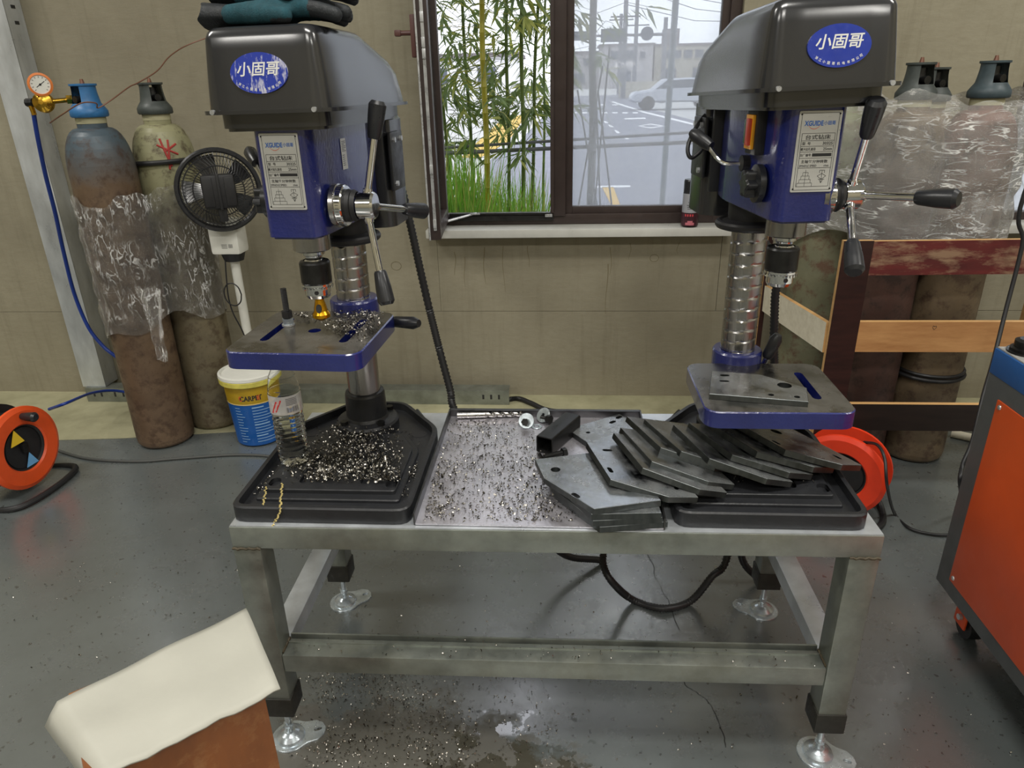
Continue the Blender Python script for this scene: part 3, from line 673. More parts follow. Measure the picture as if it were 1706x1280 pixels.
    # head casting
    zb, zt2 = .512+dz, .703+dz
    pl_ = roundpoly([(-.040, -.258), (.040, -.258), (.052, -.235), (.058, -.09), (.062, .0), (.052, .07), (-.052, .07), (-.062, .0), (-.058, -.09), (-.052, -.235)], .008, 3)
    b = MB(); b.prism(pl_, zb, zt2, ch=.003); b.prism(offset(pl_, .006), zb-.004, zb+.001); hd = P(b, 'head', 'blue', mat=H)
    # nameplate with its print
    fm = H @ face_matrix((.001, -.2586, .622+dz), (1, 0, 0), (0, 0, 1))
    b = MB(); b.prism(rrect(-.034, -.062, .034, .062, .002, 2), 0, .0012, ch=.0003); npl = P(b, 'nameplate', 'aluplate', mat=fm, smooth=0)
    q = fm @ Matrix.Translation((0, 0, .0015)); b = MB()
    for (x, y) in ((-.03, .057), (.03, .057), (-.03, -.057), (.03, -.057)): b.put([(x+.0016*math.cos(k), y+.0016*math.sin(k), 0) for k in range(6)], [tuple(range(6))], 3, q)
    X = .0295
    for a, c in (((-X, .0585), (X, .0585)), ((-X, -.0585), (X, -.0585)), ((-X, -.0585), (-X, .0585)), ((X, -.0585), (X, .0585)), ((-.026, .0285), (.0265, .0285)), ((-.026, .0175), (.0265, .0175)), ((-.026, .009), (.0265, .009)), ((-.026, .0005), (.0265, .0005)), ((-.026, -.009), (.0265, -.009)), ((-.026, -.024), (.0265, -.024)), ((-.026, -.024), (-.026, -.053)), ((.0265, -.024), (.0265, -.053)), ((-.026, -.053), (.0265, -.053)), ((-.026, .0285), (-.026, -.024)), ((.0265, .0285), (.0265, -.024))):
        strip2d(b, *a, *c, q, 0, .0006)
    T = lambda s, x, y, h=None, w=None, mi=0, bold=.012: put_text(b, s, q @ Matrix.Translation((x, y, 0)), w, h, mi, bold)
    T('XGUIDE', -.0095, .0435, .0078, .030, 1, .03); T('小固哥', .0155, .0437, .0062, .0185, 1)
    arc = [Vector((-.0085+.0105*math.cos(a), .046+.011*math.sin(a), 0)) for a in [R_(-150+k*12) for k in range(11)]]
    for k in range(10): strip2d(b, arc[k].x, arc[k].y, arc[k+1].x, arc[k+1].y, q, 2, .0009*(1-abs(k-4.5)/9))
    T('台式钻床', 0, .0228, .0074, .040); T('型  号', -.0175, .0133, .0046, .0135); T('30325', .0165, .0133, .0046, .016)
    T('最大钻孔直径', -.0135, .0047, .0045, .024); T('25mm', .0175, .0047, .0045, .014); T('出厂编号', -.0165, -.0043, .0045, .0175)
    b.put([(-.006, -.0066, 0), (.025, -.0066, 0), (.025, -.0018, 0), (-.006, -.0018, 0)], [(0, 1, 2, 3)], 0, q)
    T('主轴每分钟转数', -.001, -.0142, .0052, .043); T('SPINDLE SPEED', -.0105, -.0208, .0033, .028, bold=.01); T('r/min', .019, -.0208, .0033, .008)
    for k, w in enumerate((.005, .008, .011, .0145)):   # stepped pulley sketch
        y = -.031-.0055*k; x0 = -.0125
        for a, c in (((x0-w/1.2, y), (x0+w/1.2, y)), ((x0-w/1.2, y), (x0-w/1.2, y-.0055)), ((x0+w/1.2, y), (x0+w/1.2, y-.0055)), ((x0-w/1.2, y-.0055), (x0+w/1.2, y-.0055))): strip2d(b, *a, *c, q, 0, .0005)
    strip2d(b, -.0125, -.027, -.0125, -.0525, q, 0, .0005)
    for a, c in (((.010, -.028), (.018, -.028)), ((.014, -.028), (.014, -.048)), ((.010, -.028), (.010, -.032)), ((.018, -.028), (.018, -.032)), ((.007, -.037), (.014, -.033)), ((.021, -.037), (.014, -.033)), ((.007, -.037), (.014, -.042)), ((.021, -.037), (.014, -.042)), ((.009, -.042), (.019, -.042)), ((.011, -.042), (.014, -.048)), ((.017, -.042), (.014, -.048))): strip2d(b, *a, *c, q, 0, .0006)
    b.build('nameplate_print', ['ink', 'inkblue', 'inkred', 'darksteel'], npl, smooth=0)
    # small rating sticker on the right cheek
    sm = H @ face_matrix((.0575, -.118, .638+dz), (0.03, 1, 0), (0, 0, 1))
    b = MB(); b.prism(rrect(-.012, -.027, .012, .027, .001, 2), 0, .0005); stk_ = P(b, 'rating_sticker', 'aluplate', mat=sm, smooth=0)
    b = MB(); q2 = sm @ Matrix.Translation((0, 0, .0008))
    for k in range(7): strip2d(b, -.009, .022-.0028*k, .009-.006*(k % 3 == 2), .022-.0028*k, q2, 0, .0012)
    for k in range(6): strip2d(b, -.009, -.002-.0035*k, .002, -.002-.0035*k, q2, 0, .0012)
    b.build('sticker_print', 'inkgrey', stk_, smooth=0)
    # quill, chuck
    sp = H @ Vector((0, -.18, 0)); s3 = Vector((sp.x, sp.y, dz))
    b = MB(); b.lathe([(.0345, .512), (.0345, .476), (.032, .474), (.0001, .474)], s3, n=32); P(b, 'quill', 'steel')
    b = MB(); b.lathe([(.021, .475), (.021, .466), (.017, .464), (.015, .456), (.018, .455), (.022, .452)], s3, n=24); ck = P(b, 'chuck', 'chrome')
    b = MB(); b.lathe([(.02, .4555), (.0265, .4535), (.0285, .450), (.0285, .414), (.0265, .411), (.02, .411)], s3, n=32); b.build('chuck_sleeve', 'darksteel', ck)
    b = MB(); b.lathe([(.0255, .412), (.0285, .4115), (.0285, .4075), (.024, .405), (.0238, .39), (.021, .384), (.009, .3835), (.009, .39)], s3, n=32)
    for k in range(28):
        a = 2*PI*k/28; b.box(s3+Vector((.0275*math.cos(a), .0275*math.sin(a), .4045)), (.004, .003, .005), Matrix.Rotation(a, 3, 'Z'))
    b.build('geared_ring', 'chrome', ck)
    for k in range(3):
        b = MB(); a = -PI/2+.2+2*PI*k/3; b.cyl(s3+Vector((.0225*math.cos(a), .0225*math.sin(a), .397)), s3+Vector((.0243*math.cos(a), .0243*math.sin(a), .397)), .0042, n=12); b.build('key_hole', 'ink', ck)
    # belt cover
    zl = .7215+dz; y0, y1, hw = -.290, .182, .104
    CT = H @ Matrix.Translation((0, -.29, zl)) @ Matrix.Rotation(cover_tilt, 4, 'X') @ Matrix.Rotation(cover_roll, 4, 'Y') @ Matrix.Translation((0, .29, -zl))
    N = 15
    def half(hwf, ya, yb, r):
        """right half of the outline from front centre to back centre"""
        o = [(hwf*.5, ya)]
        o += [(hwf-r+r*math.sin(PI/2*k/5), ya+r-r*math.cos(PI/2*k/5)) for k in range(6)]
        o += [(hwf-.004*q, ya+r+(yb-ya-2.1*r)*q) for q in (.2, .4, .5, .6, .7, .8, .9)]
        o += [(hwf-.005-r+r*math.cos(PI/2*k/4), yb-r+r*math.sin(PI/2*k/4)) for k in range(5)]
        return o+[(hwf*.45, yb)]
    def ztop(y):
        return zl+.122 if y < -.06 else zl+.122-(y+.06)*.235-max(0, y-.10)**2*3.0
    def full(o): return o+[(-x, y) for x, y in o[::-1]]
    rings = []
    for exp, kind in ((.009, 'l0'), (.009, 'l1'), (.0, 'l1'), (-.004, .35), (-.009, .72), (-.011, .86), (-.015, .94), (-.022, .985), (-.034, 1.0)):
        o = full(half(hw+exp, y0-exp, y1+exp, .028+max(exp, -.012)))
        ring = []
        for x, y in o:
            if kind == 'l0': z = zl-.006
            elif kind == 'l1': z = zl
            else: z = zl+(ztop(y)-zl)*kind
            ring.append((x, y, z))
        rings.append(ring)
    nn = len(rings[0]); b = MB(); vs = [p for r_ in rings for p in r_]
    fs = [(k*nn+i, k*nn+(i+1) % nn, (k+1)*nn+(i+1) % nn, (k+1)*nn+i) for k in range(len(rings)-1) for i in range(nn)]
    o = (len(rings)-1)*nn; h_ = nn//2
    fs += [(o+i, o+i+1, o+nn-2-i, o+nn-1-i) for i in range(h_-1)]
    fs += [(i+1, i, nn-1-i, nn-2-i) for i in range(h_-1)]
    b.put(vs, fs); cv = P(b, 'belt_cover', 'blackplastic', mat=CT, smooth=50)
    b = MB(); pan = half(hw-.012, y0+.014, y1-.012, .026); pan = full(pan)
    b.prism([p for p in pan], zl-.028, zl-.005, ch=0); b.prism(offset(pan if area2(pan) > 0 else pan[::-1], .006), zl-.033, zl-.027); b.build('belt_pan', 'blackplastic', cv, mat=CT, smooth=50)
    fm = CT @ face_matrix((-.002 if emblem == 'emblemworn' else .004, y0+.0030, zl+.053), (1, 0, 0), (0, .1, 1))
    b = MB(); b.prism(circ(0, 0, .0475, 36, ry=.030), -.004, .0006); em = P(b, 'emblem', emblem, mat=fm, smooth=0)
    b = MB(); q = fm @ Matrix.Translation((0, 0, .0009))
    put_text(b, '小固哥', q @ Matrix.Translation((0, .006, 0)), .07, .0205, 0, .016, shear=.18)
    for k, chh in enumerate('浙江小固哥机电有限公司'):
        a = R_(-142+k*10.4); put_text(b, chh, q @ Matrix.Translation((.041*math.cos(a)*1.02, .0245*math.sin(a), 0)) @ Matrix.Rotation((a+PI/2)*.6, 4, 'Z'), None, .0042, 0, .015)
    b.build('emblem_lettering', 'printwhite', em, smooth=0)
    for sx in (-1, 1):
        b = MB(); b.cyl((sx*.085, y0-.010, zl-.002), (sx*.085, y0-.004, zl-.002), .004, n=10); b.build('cover_clip', 'silver', cv, mat=CT)
    # motor behind the column
    b = MB(); b.prism(rrect(-.074, .095, .074, .235, .032, 6), .462+dz, .69+dz, ch=.006)
    for k in range(9): b.box((0, .236, .49+dz+.02*k), (.11, .006, .008))
    mo = P(b, 'motor', 'blackplastic', mat=H)
    b = MB(); b.box((0, .082, .60+dz), (.14, .012, .17), bev=.003); b.box((-.078, .14, .6+dz), (.008, .09, .12), bev=.003); b.box((.078, .14, .6+dz), (.008, .09, .12), bev=.003); b.build('motor_bracket', 'blackcast', mo, mat=H)
    for sx in (-1, 1):
        for yy, zz in ((.115, .645), (.165, .645), (.115, .555)): b = MB(); b.cyl((sx*.081, yy, zz+dz), (sx*.087, yy, zz+dz), .006, n=6); b.build('bracket_bolt', 'silver', mo, mat=H)
    b = MB(); b.lathe([(.0001, .455), (.05, .456), (.062, .464)], (0, .165, dz), n=28); b.build('motor_end_cap', 'black', mo, mat=H)
    # feed hub on the right cheek with three levers
    hw3 = loc(hub_w); ax = (H.to_3x3() @ Vector((1, 0, 0))).normalized()
    d0 = hw3-ax*(.052)
    b = MB(); b.lathe([(.038, -.004), (.038, .004), (.034, .006)], d0, ax, 32); b.build('feed_flange', 'steel', hd)
    b = MB(); b.lathe([(.034, .004), (.036, .006), (.036, .016), (.034, .018), (.02, .018)], d0, ax, 40)
    fd = P(b, 'feed_dial', 'chrome')
    b = MB()
    for k in range(40):
        a = 2*PI*k/40; e1 = ax.orthogonal().normalized(); e2 = ax.cross(e1); r_ = e1*math.cos(a)+e2*math.sin(a)
        b.box(d0+r_*.0362+ax*.011, (.0008, .0008, .006), ax.to_track_quat('Z', 'Y').to_matrix())
    b.build('dial_marks', 'ink', fd, smooth=0)
    b = MB(); b.lathe([(.028, .018), (.029, .022), (.026, .028), (.028, .031), (.024, .038)], d0, ax, 32); b.build('lock_ring', 'black', fd)
    b = MB(); b.lathe([(.019, .036), (.023, .040), (.024, .066), (.021, .070), (.0001, .070)], d0, ax, 32); hb = P(b, 'feed_hub', 'chrome')
    for tw_ in tips:
        t1 = loc(tw_); d = (t1-hw3).normalized(); L = (t1-hw3).length
        b = MB(); b.cyl(hw3+d*.012, hw3+d*(L-.05), .0062, n=14); b.cyl(hw3+d*.012, hw3+d*.03, .009, .008, n=14); sp_ = P(b, 'feed_lever', 'chrome')
        b = MB(); b.tube([hw3+d*(L-.062), hw3+d*(L-.058), hw3+d*(L-.03), hw3+d*(L-.006), hw3+d*L], [.0095, .0115, .0145, .0155, .011], 16); b.build('knob', 'knob', sp_)
    # left cheek: switch, star knob, crank
    b = MB(); b.box((-.062, -.155, .648+dz), (.018, .052, .074), bev=.003); sw = P(b, 'switch_box', 'black', mat=H)
    b = MB(); b.box((-.073, -.155, .648+dz), (.006, .036, .056), bev=.002); b.build('switch_plate', plain('amber_switch_plate', srgb(232, 160, 30), .4), sw, mat=H)
    b = MB(); b.box((-.077, -.147, .648+dz), (.006, .012, .04), bev=.002); b.build('green_key', plain('dark_green_key', srgb(60, 92, 70), .3), sw, mat=H)
    b = MB(); b.box((-.0785, -.162, .648+dz), (.006, .016, .044), bev=.002); b.build('red_flap', plain('red_switch_flap', srgb(196, 70, 54), .3), sw, mat=H)
    b = MB(); out = [((.021+.004*math.cos(6*2*PI*k/48))*math.cos(2*PI*k/48), (.021+.004*math.cos(6*2*PI*k/48))*math.sin(2*PI*k/48)) for k in range(48)]
    km = H @ face_matrix((-.058, -.19, .566+dz), (0, -1, 0), (0, 0, 1))
    b.prism(out, .012, .03, ch=.003, mat=km); b.lathe([(.032, 0), (.032, .01), (.018, .014)], km.translation, km.to_3x3() @ Vector((0, 0, 1)), 24); P(b, 'spring_knob', 'knob')
    b = MB(); c0 = H @ Vector((-.056, -.115, .592+dz)); b.cyl(c0, c0+H @ Vector((-.014, 0, 0)), .014, n=16); cr = P(b, 'belt_lever', 'black')
    c1 = c0+H @ Vector((-.02, 0, 0)); c2 = c0+H @ Vector((-.05, -.0, .004)); c3 = c0+H @ Vector((-.075, .02, .035)); c4 = c0+H @ Vector((-.096, .045, .052))
    b = MB(); b.tube(spline([c0, c1, c2, c3], 6), .0042, 10); b.build('rod', 'chrome', cr)
    b = MB(); b.tube([c3.lerp(c4, -.35), c3, c3.lerp(c4, .7), c4], [.009, .0115, .0125, .007], 14); b.build('grip', 'knob', cr)
    return root
LO = V3(-.452, 1.465, ZB+.001); RO = V3(.378, 1.475, ZB+.001)
hubL = V3(-.349, 1.262, 1.133); hubR = V3(.480, 1.262, 1.141)
pressL = drill_press('blue and black drill press with gloves lying on its belt cover', LO, R_(4.0), 0.0, 'emblemworn', hubL,
    [reach(630, 168, hubL, .168), reach(708, 352, hubL, .165, True), reach(645, 508, hubL, .165)],
    (-.489, 1.303), .885, (.262, .258), R_(-3), (-.30, 1.40, .868), R_(-.4), R_(-.6))
pressR = drill_press('blue and black drill press with a drilled steel plate on its table', RO, R_(-5.0), .017, 'emblem', hubR,
    [reach(1462, 165, hubR, .168), reach(1598, 332, hubR, .17), reach(1424, 455, hubR, .16)],
    (.400, 1.318), .765, (.274, .246), R_(0), (.455, 1.455, .825), R_(-1.6), R_(-1.5))
# ------------------------------------------------------------------ tray between the presses
tr = empty('steel_tray', (-.04, 1.325, ZB+.001), 0, 'shallow steel tray littered with swarf between the two presses', 'tray')
def loc_to(root, w): return Vector(w)-root.location
x0, x1, y0, y1 = -.272, .186, 1.094, 1.552
b = MB(); b.box(((x0+x1)/2+.04, (y0+y1)/2-1.325, .002), (x1-x0, y1-y0, .003)); b.build('tray_floor', 'sheet', tr, smooth=0)
b = MB(); b.box(((x0+x1)/2+.04, y1-1.325, .0125), (x1-x0, .003, .024)); b.box(((x0+x1)/2+.04, y1-1.3295, .0235), (x1-x0, .008, .002)); b.build('back_lip', 'traysteel', tr, smooth=0)
for xx in (x0, x1):
    b = MB(); b.box((xx+.04, (y0+y1)/2-1.325, .0125), (.003, y1-y0, .024)); b.build('side_lip', 'traysteel', tr, smooth=0)

# ------------------------------------------------------------------ steel plates
def plate(name, outline, holes, th, mat, label, group=None):
    b = MB(); b.prism(outline, -th, 0, holes=holes, mi=0, mis=1, ch=.0007)
    o = b.build(name, ['millplate', 'cutedge'], smooth=0); o.matrix_world = mat
    return tag(o, label, 'steel plate', group)
def axes(origin, xdir, normal=(0, 0, 1)):
    x = Vector(xdir).normalized(); n = Vector(normal).normalized(); y = n.cross(x).normalized(); x = y.cross(n)
    mt = Matrix((x, y, n)).transposed().to_4x4(); mt.translation = Vector(origin); return mt
# plate lying on the right-hand table
A_ = pz(1178, 655, .777); B_ = pz(1340, 668, .777)
tabl_out = [(0, 0), (.176, 0), (.18, .066), (.098, .118), (.004, .118)]
plate('drilled_plate', tabl_out, [circ(.140, .070, .0135, 20), slot(.024, .098, .034, .1, .0045), slot(.022, .068, .034, .069, .004), circ(.112, .018, .0055), circ(.158, .018, .0055)], .011, axes((A_.x+.004, A_.y-.002, .7765), B_-A_), 'oily steel plate with a burred round hole on the drill press table')
# fallen row: each plate leans over its neighbour
fan_out = [(0, 0), (.092, -.060), (.150, -.060), (.150, .150), (0, .150)]
fan_holes = [slot(.028, .118, .04, .118, .0045), slot(.012, .03, .012, .042, .0045), circ(.075, .095, .012, 16), slot(.12, -.03, .12, -.018, .0045)]
PX = [((975, 736), (1017, 799)), ((1025, 727), (1071, 780)), ((1046, 728), (1086, 769)), ((1056, 707), (1101, 746)), ((1078, 705), (1135, 752)), ((1123, 711), (1182, 764)), ((1151, 709), (1220, 758)), ((1192, 713), (1262, 753)), ((1241, 714), (1309, 750))]
names = ['leftmost', 'second', 'third', 'fourth', 'fifth', 'sixth', 'seventh', 'eighth', 'ninth']
for k, (a, v) in enumerate(PX):
    zz = .659+.0012*k if k else .648
    v0 = pz(*v, zz); t0 = pz(*a, zz-.003)
    yd = (t0-v0).normalized()
    tilt = R_(16 if k else 9)
    xd = Vector((yd.y, -yd.x, 0)).normalized()
    xt = Vector((xd.x*math.cos(tilt), xd.y*math.cos(tilt), -math.sin(tilt))); nrm = xt.cross(Vector((yd.x, yd.y, 0)).normalized())
    lab = 'oily steel plate with a clipped corner, %s in the leaning row counted from the tray' % ('first' if k == 0 else names[k])
    plate('steel_plate', fan_out, fan_holes if k in (0, 8) else fan_holes[2:3], .0122, axes(v0, xt, nrm), lab, 'clipped steel plates leaning in a row')
# flat plate behind the row
f0 = pz(945, 716, .591); f1 = pz(1037, 689, .591)
plate('steel_plate', [(0, 0), (.150, 0), (.150, -.17), (.05, -.17), (0, -.09)], [slot(.104, -.028, .114, -.026, .005), slot(.132, -.016, .142, -.014, .005), circ(.135, -.09, .006), circ(.03, -.04, .005)], .0115, axes((f0.x, f0.y, .5925), f1-f0), 'shiny flat steel plate with oblong holes beside the square tube')
# front stack of plates
st_out = [(0, 0), (.125, 0), (.125, .200), (-.062, .200), (-.062, .125)]
st_lab = ['lowest plate of the short stack hanging over the bench edge', 'second plate up in the short stack at the bench edge', 'third plate up in the short stack at the bench edge', 'top plate of the short stack with one round and one oblong hole']
for k, (vx, vy, dx) in enumerate(((1000, 887, 10), (988, 868, 7), (985, 857, 4), (990, 849, 15))):
    z = ZB+.0045+.0127*(k+1); v0 = pz(vx, vy, z); v0.x += .0
    plate('steel_plate', st_out, [circ(-.032, .150, .0095, 16), slot(-.022, .055, -.018, .046, .0055)] if k == 3 else [], .0122, axes((v0.x, max(v0.y, 1.075), z), (math.cos(R_(dx)), math.sin(R_(dx)), 0)), 'dark steel plate, '+st_lab[k], 'plates stacked at the bench edge')
# ------------------------------------------------------------------ offcut, drill bit, washers, bolts in the tray
ZT = ZB+.005
a = pz(907, 756, ZT); c = pz(962, 708, ZT); d = (c-a); d.z = 0; L = .135; d.normalize()
b = MB(); w = .040
o_ = rrect(-w/2, -w/2, w/2, w/2, .004, 3); i_ = rrect(-w/2+.0025, -w/2+.0025, w/2-.0025, w/2-.0025, .002, 2)
b.prism(o_, 0, L, holes=[i_]); side = Vector((0, 0, 1)).cross(d)
mt = Matrix((side, Vector((0, 0, 1)), d)).transposed().to_4x4()
if mt.to_3x3().determinant() < 0: mt = Matrix((-side, Vector((0, 0, 1)), d)).transposed().to_4x4()
mt.translation = Vector((a.x, a.y, ZT+w/2+.0003)); ob = b.build('square_tube_offcut', 'darksteel'); ob.matrix_world = mt
tag(ob, 'short offcut of dark square steel tube standing in the tray', 'steel tube')
# twist drill
a = pz(762, 693, ZT+.007); c = pz(873, 690, ZT+.007); ax = (c-a).normalized(); L = (c-a).length
tw = empty('twist_drill', (a.x, a.y, ZT+.0085), math.atan2(ax.y, ax.x), 'long steel twist drill bit lying against the back lip of the tray', 'drill bit')
b = MB(); b.cyl((0, 0, 0), (L*.42, 0, 0), .0082, n=18); b.build('shank', 'steel', tw)
b = MB(); n = 60; k2 = 16; vs = []
for k in range(n+1):
    x = L*.42+(L*.58)*k/n; r = .0080 if k < n-4 else .0080*(n-k)/4.5+.0005
    for i in range(k2):
        q = 2*PI*i/k2; tws = q-k*.22; g = 1-.42*max(0, math.cos(2*tws))**2
        vs.append((x, r*g*math.cos(q), r*g*math.sin(q)))
b.put(vs, [(k*k2+i, k*k2+(i+1) % k2, (k+1)*k2+(i+1) % k2, (k+1)*k2+i) for k in range(n) for i in range(k2)]); b.build('flutes', 'steel', tw)
def disc(name, c, nrm, r, ri, th, mat, label, cat, bolt=None, group=None):
    b = MB(); q = Vector(nrm).normalized().to_track_quat('Z', 'Y').to_matrix().to_4x4(); q.translation = Vector(c)
    b.prism(circ(0, 0, r, 26), -th/2, th/2, holes=[circ(0, 0, ri, 16)], ch=.0006, mat=q)
    if bolt: pass
    o = b.build(name, mat); return tag(o, label, cat, group)
def bolt(c, nrm, r, L, label, mat='darksteel'):
    nrm = Vector(nrm).normalized(); e = empty('hex_bolt', Vector(c), 0, label, 'bolt')
    b = MB(); b.cyl(-nrm*.002, nrm*r*1.2, r*1.75, n=6); b.build('hex_head', mat, e)
    pts = []; rr = []
    for k in range(int(L/.0008)): pts.append(-nrm*(.002+.0008*k)); rr.append(r*(1 if k % 2 else .88))
    b = MB(); b.tube(pts, rr, 12); b.build('threaded_shank', mat, e)
p = pz(877, 703, ZT+.013); disc('flange_washer', (p.x, p.y, ZT+.0155), (-.15, -.8, .55), .0185, .005, .003, 'zinc', 'large round zinc washer propped up behind a dark bolt head', 'washer')
bolt((p.x-.002, p.y-.008, ZT+.016), (-.15, -.8, .35), .0052, .014, 'small dark hex bolt head resting against the propped zinc washer')
p = pz(905, 694, ZT+.013); disc('flange_washer', (p.x, p.y, ZT+.0165), (-.55, -.55, .62), .0185, .005, .003, 'zinc', 'second zinc washer tilted beside a dark bolt near the square tube', 'washer')
bolt((p.x+.012, p.y-.012, ZT+.012), (.75, -.6, .1), .0062, .02, 'dark hex bolt lying between the tilted washer and the square tube')
p = pz(894, 711, ZT+.001); disc('flat_washer', (p.x, p.y, ZT+.0012), (0, 0, 1), .0125, .0065, .002, 'zinc', 'small flat zinc ring washer lying on the tray floor', 'washer')
# bolt and thin rod by the plates
a = pz(909, 765, ZT+.006); c = pz(938, 758, ZT+.006); d = (c-a).normalized(); bolt((c.x, c.y, ZT+.0115), d, .006, .045, 'dark bolt lying beside a thin rod in front of the square tube')
a = pz(899, 757, ZT+.004); c = pz(918, 793, ZT+.004)
b = MB(); b.tube([Vector((a.x, a.y, ZT+.0045)), Vector((c.x, c.y, ZT+.0045))], .0035, 6); tag(b.build('thin_rod', 'darksteel'), 'thin dark steel rod lying on the tray floor', 'rod')
# clamping stud with nuts in the slot of the left table
sm_ = pz(478, 543, .885)
cs = empty('clamping_stud', (sm_.x+.003, sm_.y+.002, .885), 0, 'black threaded clamping stud with nuts standing in the table slot', 'clamp stud')
pts = [(0, 0, -.03+.0009*k) for k in range(120)]; b = MB(); b.tube(pts, [.0062*(1 if k % 2 else .9) for k in range(120)], 14); b.build('stud', 'ink', cs)
b = MB(); b.lathe([(.0065, .0005), (.013, .0005), (.013, .004), (.0065, .004)], n=24); b.build('washer', 'silver', cs)
b = MB(); b.cyl((0, 0, .004), (0, 0, .016), .0115, n=6); b.build('nut', 'zinc', cs)
b = MB(); b.cyl((0, 0, .018), (0, 0, .031), .0112, n=6); b.build('nut', 'ink', cs)
# gold countersink in the left chuck
H4 = Matrix.Rotation(-R_(4.0), 4, 'Z'); s_ = LO+H4 @ V3(0, -.18, 0)
cb = empty('countersink_bit', (s_.x, s_.y, ZB+.345), 0, 'gold coated countersink bit held in the drill chuck', 'drill bit')
b = MB(); b.lathe([(.0085, .043), (.0085, .034), (.0135, .012), (.017, .006), (.0172, .0), (.008, -.006), (.0001, -.007)], n=32); b.build('cone', 'gold', cb)
b = MB(); q = face_matrix((0.001, -.0127, .019), (1, 0, 0), (0, .25, 1)); b.prism(circ(0, 0, .0052, 20, ry=.0085), -.004, .0015, mat=q); b.build('cutting_hole', 'ink', cb)

# ------------------------------------------------------------------ swarf
def swarf(name, pts, mats, label, s0=.003, s1=.007, rise=.004):
    """tiny bent curls of metal, one uncountable heap"""
    b = MB()
    for p in pts:
        L = random.uniform(s0, s1); w = L*random.uniform(.22, .5); a = random.uniform(0, 2*PI)
        R = Euler((random.uniform(-.9, .9), random.uniform(-.9, .9), a)).to_matrix().to_4x4(); R.translation = Vector(p)+Vector((0, 0, L*.25+random.random()*rise))
        cur = random.uniform(.8, 3.2); vs = []; n = 4
        for k in range(n):
            q = cur*(k/(n-1)-.5); rad = L/cur
            x, z = rad*math.sin(q), rad*(1-math.cos(q)); vs += [(x, -w/2+w*.3*k/n, z), (x, w/2+w*.3*k/n, z)]
        b.put(vs, [(2*i, 2*i+1, 2*i+3, 2*i+2) for i in range(n-1)], 0 if random.random() < .62 else 1, R)
    o = b.build(name, mats, smooth=60); return tag(o, label, 'swarf', kind='stuff')
def scatter(n, poly_px, z, cl=None):
    """random points inside a photo outline, dropped on height z; cl = list of (x, y, spread) hot spots"""
    o = []; xs = [p[0] for p in poly_px]; ys = [p[1] for p in poly_px]
    def inside(x, y):
        r = False; j = len(poly_px)-1
        for i in range(len(poly_px)):
            (xi, yi), (xj, yj) = poly_px[i], poly_px[j]
            if (yi > y) != (yj > y) and x < (xj-xi)*(y-yi)/(yj-yi)+xi: r = not r
            j = i
        return r
    while len(o) < n:
        if cl and random.random() < .8:
            c = random.choice(cl); x, y = random.gauss(c[0], c[2]), random.gauss(c[1], c[2]*.55)
        else: x, y = random.uniform(min(xs), max(xs)), random.uniform(min(ys), max(ys))
        if inside(x, y): o.append(pz(x, y, z))
    return o
CH = ['chip', 'chipdark']
basep = [(420, 825), (500, 735), (560, 690), (655, 705), (700, 735), (690, 830)]
P_ = scatter(2700, [(510, 745), (575, 700), (650, 712), (672, 740), (668, 806), (480, 806), (470, 790)], ZB+.032, [(600, 740, 30), (620, 775, 26), (560, 770, 32), (540, 790, 25), (640, 800, 24), (600, 715, 26)])
swarf('swarf_heap', P_, CH, 'heap of bright steel swarf covering the left press base', .0035, .0085, .010)
P_ = scatter(760, basep, ZB+.016, [(690, 790, 14), (670, 830, 20), (440, 815, 20), (600, 835, 40), (700, 735, 15)]); P_ = [p for p in P_ if not (LO.x-.135 < p.x < LO.x+.135 and LO.y-.30 < p.y < LO.y-.05)]
swarf('swarf_scatter', P_, CH, 'loose swarf lying inside the rim of the left press base', .003, .007)
P_ = scatter(750, [(490, 528), (560, 518), (640, 522), (640, 545), (600, 575), (560, 556), (520, 536)], .8865, [(600, 530, 24), (575, 545, 14), (610, 522, 20), (500, 530, 10)])
swarf('swarf_heap', P_, CH, 'heap of steel swarf on the back of the left drill table', .003, .0075, .006)
trp = [(745, 700), (890, 700), (930, 780), (975, 870), (705, 870)]
P_ = scatter(2000, trp, ZT, [(730, 790, 28), (720, 850, 26), (800, 770, 55), (860, 840, 50), (790, 715, 30), (870, 770, 40), (900, 850, 40)])
swarf('swarf_scatter', P_, ['chipdark', 'chip'], 'dark oily swarf sprinkled over the tray floor', .003, .0075, .001)
P_ = scatter(70, [(1140, 790), (1330, 790), (1420, 830), (1160, 845)], ZB+.032, [(1230, 800, 10), (1180, 840, 14), (1350, 795, 16)])
P_ = [p for p in P_ if p.y > 1.20]
swarf('swarf_scatter', P_, CH, 'few curls of swarf on the right press base', .003, .006, .001)
P_ = scatter(1500, [(480, 1110), (900, 1110), (960, 1280), (475, 1280)], .0006, [(560, 1240, 50), (650, 1150, 40), (620, 1230, 60), (560, 1130, 40), (740, 1260, 50), (700, 1190, 40)])+scatter(320, [(300, 900), (1330, 900), (1480, 1270), (480, 1270)], .0006)+scatter(120, [(0, 960), (400, 900), (420, 1010), (60, 1150)], .0006)+scatter(60, [(1470, 950), (1600, 1050), (1700, 1270), (1470, 1270)], .0006)
swarf('swarf_scatter', P_, CH, 'swarf scattered on the floor under and before the bench', .003, .0075, .001)
P_ = [Vector((random.uniform(-.55, .5), random.uniform(1.09, 1.14), .2625)) for _ in range(120)]
swarf('swarf_scatter', P_, ['chipdark', 'chip'], 'swarf caught on the low front rail of the bench', .002, .006, .001)
